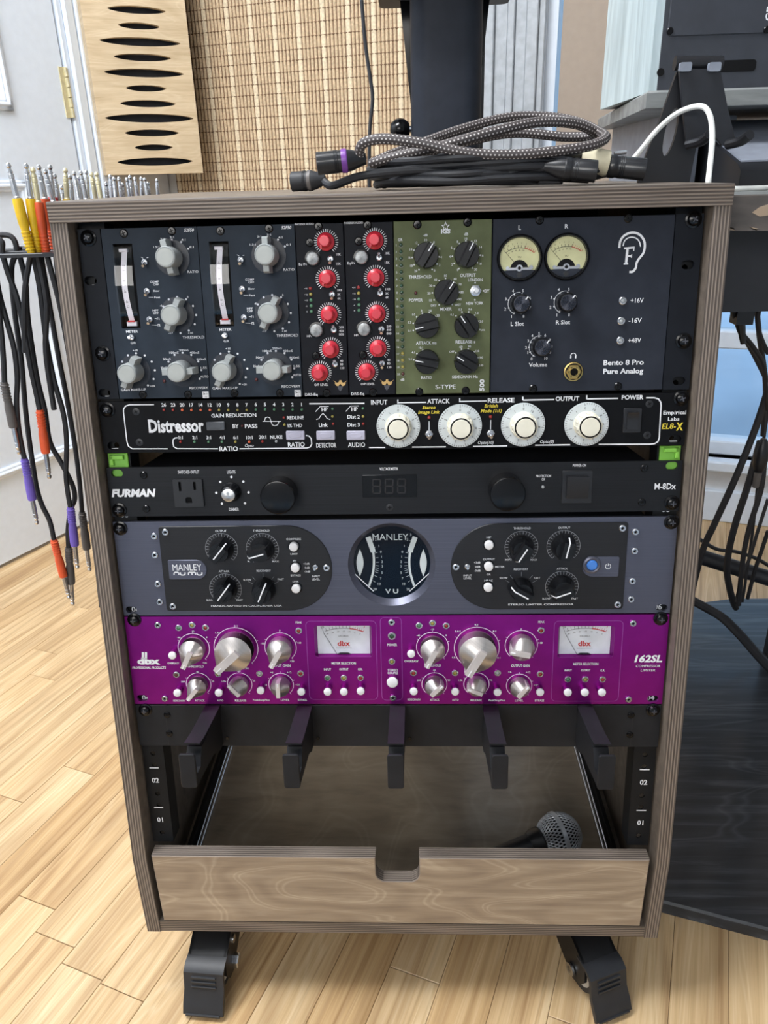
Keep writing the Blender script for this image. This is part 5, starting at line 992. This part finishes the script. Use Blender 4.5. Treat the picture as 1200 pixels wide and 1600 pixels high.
# upright plugs: (tip x, tip y, colour, metal)
ups = [(45, 90, 'yellow', 'steel'), (155, 85, 'yellow', 'steel'), (197, 120, 'orange', 'brass'), (232, 105, 'orange', 'steel'), (272, 130, 'red', 'steel'), (303, 105, 'red', 'steel'), (330, 160, 'red', 'steel'), (375, 230, 'grey', 'steel'), (397, 125, 'yellow', 'brass'), (425, 165, 'yellow', 'steel'), (450, 145, 'grey', 'steel'), (478, 175, 'blue', 'steel'), (490, 142, 'purple', 'steel'), (525, 140, 'purple', 'steel'), (555, 150, 'red', 'brass'), (585, 150, 'blue', 'brass'),
       (645, 210, 'grey', 'steel'), (670, 165, 'orange', 'steel'), (693, 180, 'grey', 'steel'), (723, 180, 'red', 'steel'), (745, 215, 'blue', 'steel'), (770, 185, 'purple', 'steel'), (790, 170, 'grey', 'steel'), (820, 180, 'yellow', 'steel'), (860, 180, 'orange', 'steel'), (880, 185, 'grey', 'steel'), (900, 210, 'blue', 'steel'), (955, 190, 'red', 'steel')]
ordn = ['first', 'second', 'third', 'fourth', 'fifth', 'sixth', 'seventh', 'eighth', 'ninth', 'tenth', 'eleventh', 'twelfth', 'thirteenth', 'fourteenth', 'fifteenth', 'sixteenth', 'seventeenth', 'eighteenth', 'nineteenth', 'twentieth', 'twenty-first', 'twenty-second', 'twenty-third', 'twenty-fourth', 'twenty-fifth', 'twenty-sixth', 'twenty-seventh', 'twenty-eighth']
rp_ = random.Random(11)
hang = {0: [(185, 665), (150, 900), (150, 1250)], 1: [(232, 665), (285, 950), (280, 1250), (330, 1600)]}
def onx(px, py, X): d = ray(px, py); return CAM + d*((X-CAM.x)/d.x)
for i, (x, y, c, m) in enumerate(ups):
    px, py = Y0(x, y)
    if i < 2:
        b_ = at(*Y0(*((192, 645), (232, 645))[i]), (100, 106)[i]); tip = at(px, py, (100, 106)[i]); tip = b_+(tip-b_).normalized()*66.8
        cab_ = [at(*Y0(*p), 112+k*3) for k, p in enumerate(hang[i])]
    else:
        X = -290+rp_.uniform(-14, 14) if i > 6 else -(276+(i-2)*3.2)
        tip = onx(px, py, X); b_ = tip+Vector((rp_.uniform(-7, 4), rp_.uniform(-5, 5), -66.8)); b_ = tip+(b_-tip).normalized()*66.8
        cab_ = [b_+Vector((rp_.uniform(-4, 4), rp_.uniform(-4, 4), -60)), b_+Vector((rp_.uniform(-12, 6), rp_.uniform(-14, 14), -190)), b_+Vector((rp_.uniform(-16, 4), rp_.uniform(-16, 16), -330))]
    what = {0: 'yellow-booted patch plug standing alone at the front end of the comb', 1: 'upright yellow-booted patch plug beside the rack corner'}.get(i, '%s-booted patch cable plug standing upright, %s from the left along the comb' % (c, ordn[i]))
    patch(b_, tip, c, what, cab_, m)
# hanging ends
def hangp(Y, b0, b1, col, label, path, pm='steel'):
    base = at(*b0, Y); e = at(*b1, Y); tip = base+(e-base).normalized()*66.8
    return patch(base, tip, col, label, [at(p[0], p[1], Y+6*(k+1)*(p[2] if len(p) > 2 else 0)) for k, p in enumerate(path)], pm)
hangp(118, (62, 640), (77, 745), 'orange', 'orange-booted patch cable end hanging beside the rack, the upper of two', [(56, 612), (48, 575), (40, 530), (28, 470), (12, 425), (4, 395), (3, 378), (-8, 372)])
hangp(112, (38, 716), (60, 830), 'purple', 'purple-booted patch cable end hanging leftmost beside the rack', [(30, 675), (26, 630), (27, 590), (22, 545), (10, 500), (-2, 455), (-10, 400)])
hangp(122, (110, 792), (121, 887), 'purple', 'purple-booted patch cable end hanging close to the rack side', [(106, 770), (103, 740), (104, 690), (99, 646), (84, 592), (72, 530), (62, 450), (52, 400), (50, 385)])
hangp(126, (84, 843), (110, 941), 'orange', 'orange-booted patch cable end hanging lowest beside the rack', [(78, 815), (66, 790), (58, 765), (52, 730), (46, 690), (40, 640), (33, 560), (22, 480), (18, 420), (26, 392), (20, 372), (5, 367), (-8, 372)])
hangp(132, (107, 855), (113, 936), 'grey', 'dark grey-booted patch cable end hanging behind the lowest orange one', [(106, 830), (110, 798), (117, 778), (112, 755), (95, 722), (78, 690), (70, 640), (58, 590), (44, 500), (40, 440), (31, 400), (30, 385)])
hangp(108, (6, 597), (26, 690), 'grey', 'dark grey-booted patch cable end hanging at the left edge of the photo', [(6, 570), (3, 530), (-2, 480), (-8, 420)])
hangp(150, (128, 800), (140, 890), 'grey', 'dark grey-booted patch cable hanging right against the rack side', [(124, 750), (116, 690), (104, 620), (92, 560), (78, 480), (66, 410), (64, 385)])

# ================================================================ cables lying on top of the rack
ZTOP = ZT+15
def xlr(o, a, b_, r=9.0, ring='xlr_black', tip='xlr_black', nm='connector'):
    a, b_ = Vector(a), Vector(b_); L = (b_-a).length; M = Matrix.Translation(a) @ Vector((0, 0, 1)).rotation_difference(b_-a).to_matrix().to_4x4()
    c = MB().lathe([(0, 4), (r*.86, 4), (r*.86, 0), (r, .4), (r, L*.42), (r*.97, L*.43), (r*.97, L*.5), (r, L*.51)], 24).lathe([(r*1.0, L*.60), (r*.9, L*.72), (r*.62, L*.9), (r*.5, L), (0, L)], 24).xf(M).build(nm, tip, o)
    MB().lathe([(r*1.03, L*.5), (r*1.05, L*.53), (r*1.05, L*.6), (r*.98, L*.62)], 24).xf(M).build('colour_ring', ring, c)
    for k in range(3): MB().lathe([(r*1.0, L*(.36+.03*k)), (r*1.04, L*(.365+.03*k)), (r*1.0, L*(.375+.03*k))], 24).xf(M).build('grip_ridge', tip, c)
    return c
def clampz(p, r): return Vector((p.x, p.y, max(p.z, ZTOP+r+.3)))
o = thing('braided_cable', 'coiled microphone cable with grey flecked braided sleeve on top of the rack', 'cable', (110, 190, ZTOP))
path = [(566, 252, 168), (562, 238, 164), (569, 223, 158), (600, 217, 152), (660, 224, 148), (730, 239, 146), (800, 242, 146), (870, 236, 150), (925, 227, 160), (946, 216, 184), (938, 207, 215), (900, 190, 248), (850, 182, 262), (790, 184, 258), (720, 202, 240), (660, 223, 215), (610, 242, 196), (582, 255, 180), (610, 247, 170), (690, 228, 164), (770, 206, 170), (840, 191, 186), (900, 194, 206), (928, 210, 222), (885, 214, 236), (800, 208, 240), (710, 226, 222), (640, 247, 204), (596, 262, 190)]
MB().tube(cr([clampz(at(*p), 4) for p in path], 10), 4.1, 12, uv=(3.4, 8)).build('braided_sleeve', 'braided', o, recalc=False)
xlr(o, clampz(at(495, 256, 165), 9.3), clampz(at(572, 248, 168), 9.3), 9.0, 'ring_purple')
rc = random.Random(4)
def coil(name, label, cx, cy, rx, ry, turns, z0, dz, r, tail, col='black_rubber'):
    o = thing(name, label, 'cable', (cx, cy, ZTOP), 'black cables on the rack top'); pts = []
    n = 14
    for k in range(int(turns*n)+1):
        a = 2*PI*k/n+PI*.15; j = 1+rc.uniform(-.05, .05); pts.append(clampz(Vector((cx+rx*j*math.cos(a), cy+ry*j*math.sin(a), ZTOP+z0+dz*k/n+rc.uniform(-1.5, 1.5))), r))
    pts += [clampz(Vector(t), r) for t in tail]
    MB().tube(cr(pts, 5), r, 10).build('cable', col, o); return o
e3 = at(848, 262, 150); 
o = coil('microphone_cable', 'black coiled microphone cable lying under the braided one', 78, 205, 92, 58, 4.3, 3.5, 5.6, 3.4, [tuple(at(770, 268, 158)), tuple(at(820, 264, 152)), tuple(at(850, 262, 150))])
xlr(o, clampz(at(932, 268, 146), 9), clampz(at(850, 260, 150), 9), 8.6)
o = coil('microphone_cable', 'black microphone cable with a taped connector at the right of the pile', 96, 215, 104, 66, 3.2, 4, 4.2, 3.4, [tuple(at(800, 275, 175)), tuple(at(870, 272, 180)), tuple(at(915, 262, 176))])
cn = xlr(o, clampz(at(1008, 265, 172), 9), clampz(at(915, 256, 178), 9), 8.8)
a, b_ = clampz(at(950, 256, 176), 9.5), clampz(at(908, 252, 178), 9.5)
MB().tube([a, (a+b_)/2+Vector((0, 0, .6)), b_], [10.2, 11, 9.4], 12).build('masking_tape', 'tape', o)
MB().tube([a+Vector((4, -2, 7.6)), a+Vector((14, -2, 8.6))], 1.6, 8).build('release_latch', 'steel', o)
o = thing('microphone_cable', 'dark grey cable with a fat connector at the left end of the pile', 'cable', (-20, 180, ZTOP), 'black cables on the rack top')
MB().tube(cr([clampz(at(*p), 3.4) for p in ((505, 283, 185), (520, 290, 178), (560, 276, 170), (620, 268, 160), (700, 266, 156), (780, 274, 160), (840, 280, 180))], 8), 3.4, 10).build('cable', 'black_rubber', o)
xlr(o, clampz(at(456, 284, 190), 8.5), clampz(at(508, 281, 186), 8.5), 8.2, 'boot_grey', 'black_rubber')

# ================================================================ speaker stand, hanging cable
o = thing('speaker_stand', 'black column speaker stand behind the rack with a flat top plate', 'speaker stand', (70, 690, FLOOR))
xa, xb = at(642, 150, 650).x, at(754, 150, 650).x; zt = at(690, 6, 650).z+20
MB().prism(rrect((xa+xb)/2, 690, xb-xa, 84, 26, 6), FLOOR+12, zt).build('column', 'column_black', o)
MB().prism(rrect((xa+xb)/2, 690, (xb-xa)*1.9, 190, 12, 4), zt, zt+12, ch=2).build('top_plate', 'column_black', o)
MB().prism(rrect((xa+xb)/2, 690, 260, 260, 14, 4), FLOOR+.5, FLOOR+12, ch=2).build('base_plate', 'column_black', o)
for sx in (-1, 1):
    xe = xa if sx < 0 else xb
    MB().prism([(xe+sx*-6, zt-190), (xe+sx*14, zt), (xe+sx*-6, zt)], 735, 741).xf(MXZ).build('gusset', 'black_gloss', o)
MB().box(xb-8, xb+9, 738, 752, FLOOR+12, zt).build('rear_post', 'black_plastic', o)
c = at(625, 203, 690); MB().lathe([(0, -15), (9, -13), (14.5, -6), (15.5, 0), (14.5, 6), (9, 13), (0, 15)], 20).xf(Matrix.Translation(c) @ Matrix.Rotation(PI/2, 4, 'Y')).build('clamp_knob', 'black_gloss', o)
MB().tube([c, Vector((xa+6, c.y, c.z))], 5, 10).build('clamp_screw', 'steel', o)
o = thing('hanging_cable', 'thin black cable hanging down in front of the woven panel', 'cable', tuple(at(578, 300, 560)))
MB().tube(cr([at(x, y, 560) for x, y in ((562, -40), (565, 0), (571, 70), (579, 125), (582, 155), (578, 200), (577, 250), (577, 330))], 8), 2.3, 8).build('cable', 'black_rubber', o)

# ================================================================ desk at the right with monitor, phone stand and controller
DA = math.radians(-18); de = Vector((math.cos(DA), math.sin(DA), 0)); dz_ = (556.5, 583)
dk_ = thing('desk', 'dark grey laminate desk with chipped edge right of the rack', 'desk', (450, 350, FLOOR))
A_ = Vector((262, 116, 0)); B_ = A_+de*520
poly = [(A_.x, A_.y), (B_.x, B_.y), (B_.x+190, B_.y+600), (262, 720)]
MB().prism(poly, dz_[0], dz_[1], 0, mis=1, ch=1).build('desk_top', ['grey_laminate', 'desk_edge'], dk_)
Mdk = wallM((A_.x, A_.y, 0), DA)
for (x0, x1, z0, z1) in ((24, 42, 567, 576), (8, 13, 556.8, 560.5), (24, 31, 556.8, 559.5)): MB().prism([(x0, z0+3), (x0+6, z0), (x1-5, z0+1), (x1, (z0+z1)/2), (x1-7, z1), (x0+5, z1-2)], 0, .4).xf(Mdk).build('edge_chip', 'chip_raw', dk_)
q = at(1132, 420, 300)
MB().box(272, 760, 170, 330, 484, 556).build('under_tray', 'desk_black', dk_)
MB().box(268, at(1127, 460, 178).x, 178, 200, FLOOR+18.5, 484).build('desk_leg', 'desk_black', dk_)
p0, p1 = at(1070, 862, 640), at(1240, 916, 600)
MB().tube([p0, p1], 13, 12).build('cross_bar', 'desk_black', dk_)
MB().box(p1.x-20, p1.x+20, p1.y-16, p1.y+16, FLOOR+18.5, 556).build('desk_leg', 'desk_black', dk_)
MB().box(264, 284, 640, 664, FLOOR+18.5, 556).build('desk_leg', 'desk_black', dk_)
# raised shelf
zs_ = at(1000, 142, 300).z
sh = thing('monitor_shelf', 'grey laminate shelf raised above the desk under the speaker', 'shelf', (400, 480, 583))
MB().prism([(246, 300), (760, 300), (760, 690), (285, 690)], zs_-15, zs_, ch=2).build('shelf_board', 'grey_laminate', sh)
MB().box(300, 316, 345, 660, 583.2, zs_-15).build('shelf_support', 'device_grey', sh); MB().box(700, 716, 345, 660, 583.2, zs_-15).build('shelf_support', 'device_grey', sh)
# monitor
mo = thing('studio_monitor', 'black studio speaker with a pale side panel on the raised shelf', 'speaker', (400, 440, zs_))
mx, my = 256, 332; zb_ = zs_+1.2
MB().box(mx+8, mx+280, my, my+215, zb_, zb_+330, ch=3).build('cabinet', 'monitor_black', mo)
MB().box(mx, mx+8, my+1, my+214, zb_, zb_+330, ch=1).build('side_cheek', 'window_lit_laminate', mo)
def mp(x, y): q = at(x, y, my); return q.x, q.z
Mm = Matrix.Translation((0, my, 0)) @ Matrix(((1, 0, 0, 0), (0, 0, -1, 0), (0, 1, 0, 0), (0, 0, 0, 1)))
a = mp(1042, 57); pnl = rrect(a[0]+110, a[1]+75, 220, 150, 4, 3)
MB().prism(pnl, 0, 1.6, ch=.6).xf(Mm).build('rear_plate', 'monitor_black', mo)
for x, y in ((1046, 49), (1197, 47)): u, v = mp(x, y); MB().cyl(u, v, 3.2, 1.6, 3, 14, ch=.5).xf(Mm).build('screw', 'black_gloss', mo)
a, e = mp(1122, 113), mp(1171, 93); MB().prism(rrect((a[0]+e[0])/2-6, (a[1]+e[1])/2, e[0]-a[0]+26, e[1]-a[1], 3, 3), .0, .5).xf(Mm).build('port_slot', 'deep_black', mo)
u, v = mp(1032, 113); MB().cyl(u, v, 3.6, 0, .8, 14).xf(Mm).build('bolt_hole', 'deep_black', mo)
u, v = mp(1201, 22); MB().text('GE', u, v, 7, z=1.8, rot=PI/2, bold=.02).xf(Mm).build('lettering', 'white_print', mo, recalc=False, smooth=False)
# phone stand
ps = thing('phone_stand', 'black folding phone stand with two hooked feet on the desk', 'phone stand', (262, 215, 583))
def yz(x, y, Y): q = at(x, y, Y); return (q.x, q.z)
leg_ = [yz(*p, 215) for p in ((1058, 112), (1032, 185), (1000, 268), (996, 292), (1076, 292), (1086, 240), (1098, 180), (1104, 112))]
hole_ = [yz(1048+9*math.cos(a)+9*math.sin(a), 206-38*math.sin(a), 215) for a in [2*PI*i/20 for i in range(20)]]
MB().prism(leg_[::-1], 215, 220, holes=[hole_]).xf(MXZ).build('leg_plate', 'black_plastic', ps)
MB().prism([yz(*p, 204) for p in ((1060, 108), (1124, 108), (1136, 170), (1150, 226), (1128, 228), (1118, 216), (1104, 218), (1096, 228), (1072, 226), (1066, 170))], 202, 206).xf(MXZ).build('front_plate', 'black_paint', ps)
h0, h1 = at(1054, 99, 210), at(1128, 99, 210)
MB().tube([h0, h1], 5.6, 16).build('hinge', 'black_plastic', ps)
for x0, x1 in ((1061, 1081), (1106, 1127)):
    a, e = yz(x0, 112, 200), yz(x1, 97, 200); MB().prism(rrect((a[0]+e[0])/2, (a[1]+e[1])/2, e[0]-a[0], e[1]-a[1], 1.5, 3), 198.5, 203).xf(MXZ).build('rubber_pad', 'device_grey', ps)
for xs in ((1074, 1096, 1109), (1136, 1158, 1172)):
    MB().tube(cr([at(xs[0], 226, 203), at(xs[1], 220, 192), at(xs[2], 210, 182)], 5), 4.2, 10).build('hooked_foot', 'black_plastic', ps)
MB().box(230, 300, 205, 300, 583.2, 588, ch=1).build('base_plate', 'black_plastic', ps)
# white cable
o = thing('charging_cable', 'white charging cable looping through the phone stand', 'cable', (262, 160, 592.5))
zc = ZTOP+2.6
MB().tube(cr([at(978, 262, 215), at(1000, 236, 212), at(1028, 202, 210), at(1060, 176, 200), at(1094, 166, 185), at(1109, 180, 178), at(1113, 215, 170), at(1109, 262, 158), at(1107, 281, 150), at(1106, 296, 150)], 8), 2.3, 10).build('cable', 'white_cable', o)
o = thing('charging_cable', 'white cable lying on the desk at the right edge of the photo', 'cable', (300, 140, 583))
MB().tube(cr([Vector((270, 235, 585.4)), Vector((300, 205, 585.4)), Vector((345, 215, 585.4)), Vector((390, 260, 585.4)), Vector((470, 270, 585.4))], 8), 2.2, 10).build('cable', 'white_cable', o)
# controller on the desk
ct = thing('desk_controller', 'grey sloped desktop controller with black front behind the phone stand', 'controller', (480, 300, 583))
pf = [(240, 583.3), (540, 583.3), (540, 650), (412, 650), (400, 647), (250, 606), (240, 600)]
MB().prism(pf, 322, 696).xf(MYZ).build('body', 'black_plastic', ct)
MB().prism([(252, 607), (399, 647.4), (399, 649), (252, 608.5)], 326, 692).xf(MYZ).build('top_panel', 'device_grey', ct)
MB().cyl(0, 0, 7, 0, 14, 18, ch=1).xf(Matrix.Translation((392, 420, 636))).build('knob', 'black_plastic', ct)
MB().box(352, 374, 408, 428, 650, 655, ch=1).build('socket_block', 'device_grey', ct)
# platform board and cables under the desk
zt_ = FLOOR+18
pb_ = tag(MB().prism([(294, 106), (772, -50), (1000, 700), (860, 790), (708, 800), (640, 800), (560, 782), (470, 735), (400, 660), (340, 520)], FLOOR+.6, zt_, ch=2.5).build('platform_board', 'dark_laminate', org=(560, 420, FLOOR)), 'dark woodgrain board lying on the floor under the desk', 'board')
def ucable(name, label, pts, r, grp='cables under the desk'):
    q = [at(*p) for p in pts]; q = [Vector((v.x, v.y, max(v.z, zt_+r+.4))) for v in q]
    o = thing(name, label, 'cable', tuple(q[-1]), grp); MB().tube(cr(q, 8), r, 8).build('cable', 'black_rubber', o); return o
ucable('power_cable', 'black cable curving from the desk leg to the adapter below the desk', [(1128, 420, 260), (1140, 470, 300), (1152, 505, 330), (1158, 520, 345), (1178, 545, 360), (1194, 575, 380), (1200, 640, 400)], 3)
ucable('power_cable', 'thick black cable slanting down left in front of the window', [(1200, 610, 420), (1180, 670, 425), (1150, 745, 430), (1118, 815, 440), (1098, 860, 450), (1080, 930, 460)], 4.6)
ucable('power_cable', 'black cable dropping straight to the floor board past the cross bar', [(1188, 690, 470), (1168, 760, 480), (1150, 815, 490), (1139, 860, 500), (1136, 895, 510), (1144, 935, 530), (1150, 950, 540)], 5)
ucable('power_cable', 'thin black cable with a kink beside the straight one', [(1200, 780, 520), (1184, 830, 520), (1172, 870, 520), (1160, 900, 520), (1150, 940, 520)], 2.6)
ucable('power_cable', 'black cable hanging furthest right under the desk', [(1196, 690, 500), (1190, 760, 500), (1172, 820, 505), (1163, 860, 510), (1158, 900, 515), (1154, 945, 520)], 4)
ucable('power_cable', 'thin looped black cable next to the adapter', [(1200, 455, 350), (1188, 478, 352), (1184, 505, 355), (1190, 530, 360), (1200, 552, 365)], 2.6)
ucable('power_cable', 'black cable lying across the dark floor board', [(1078, 936, 560), (1100, 948, 540), (1130, 966, 510), (1160, 996, 470), (1188, 1028, 440), (1220, 1060, 410)], 7)
ucable('power_cable', 'black cable running from the tray down to the oval connector', [(1180, 450, 420), (1186, 520, 430), (1196, 600, 445), (1192, 680, 468)], 3.4)
ucable('power_cable', 'thin black cable crossing behind the adapter towards the window', [(1140, 448, 520), (1160, 520, 530), (1180, 560, 540), (1200, 600, 550)], 2.6)
ucable('power_cable', 'thin black cable dangling in front of the window sill', [(1200, 640, 560), (1186, 740, 565), (1176, 830, 570), (1166, 900, 575), (1160, 940, 580)], 2.4)
ucable('power_cable', 'black cable hanging along the right edge below the cross bar', [(1200, 830, 500), (1190, 860, 505), (1180, 890, 510), (1168, 935, 520)], 3)
ucable('power_cable', 'black cable sagging in a low bow behind the cross bar', [(1092, 842, 700), (1120, 858, 705), (1150, 862, 710), (1180, 872, 712), (1205, 886, 715)], 3.4)
o = thing('power_adapter', 'black power adapter block hanging under the desk tray', 'power adapter', tuple(at(1165, 475, 320)))
q = at(1163, 470, 320); MB().box(q.x-9, q.x+9, q.y-10, q.y+10, q.z-24, q.z+30, ch=2).build('block', 'black_plastic', o); MB().tube([(q.x, q.y, q.z-24), (q.x+6, q.y, q.z-46)], [5, 3], 8).build('strain_relief', 'black_plastic', o)
o = thing('cable_connector', 'dark oval cable connector hanging in front of the window', 'connector', tuple(at(1190, 718, 470)))
q = at(1189, 712, 470); MB().lathe([(0, -24), (6, -22), (9.5, -12), (10, 6), (7, 18), (4, 24), (0, 25)], 16).xf(Matrix.Translation(q)).build('shell', 'black_plastic', o); MB().lathe([(4.5, -46), (5.5, -24), (0, -23)], 12).xf(Matrix.Translation(q)).build('boot', 'boot_grey', o)

# ================================================================ microphone in the drawer
mc = atz(873, 1306, -49.5); o = thing('microphone', 'handheld microphone with round silver mesh head lying in the drawer', 'microphone', (mc.x, mc.y, -74))
ax = Vector((-.93, -.30, -.12)).normalized(); Mq = Matrix.Translation(mc) @ Vector((0, 0, -1)).rotation_difference(ax).to_matrix().to_4x4()
R = 24.0
MB().lathe([(0, -R*.8)]+[(R*.93*math.cos(a), R*.93*math.sin(a)) for a in [math.radians(-52+i*142/12) for i in range(12)]]+[(0, R*.93)], 24).xf(Mq).build('grille_foam', 'deep_black', o)
gm = MB()
for i in range(40):
    a = 2*PI*i/40
    gm.tube([(R*math.cos(t)*math.cos(a+.5*t), R*math.cos(t)*math.sin(a+.5*t), R*math.sin(t)) for t in [math.radians(-55+k*143/16) for k in range(17)]], .62, 4)
    gm.tube([(R*math.cos(t)*math.cos(a-.5*t), R*math.cos(t)*math.sin(a-.5*t), R*math.sin(t)) for t in [math.radians(-55+k*143/16) for k in range(17)]], .62, 4)
gm.xf(Mq).build('grille_mesh', 'mic_grille', o)['kind'] = 'stuff'
MB().lathe([(R*1.0, -2.4), (R*1.06, -2.2), (R*1.06, 2.2), (R*1.0, 2.4)], 32).xf(Mq).build('grille_band', 'mic_grille', o)
MB().lathe([(14.5, -19), (16.5, -21), (15.5, -30), (13, -34), (0, -34)], 24).xf(Mq).build('collar', 'black_plastic', o)
MB().lathe([(0, -34), (12.6, -34), (10, -95), (9.4, -150), (0, -151)], 24).xf(Mq).build('handle', 'black_paint', o)
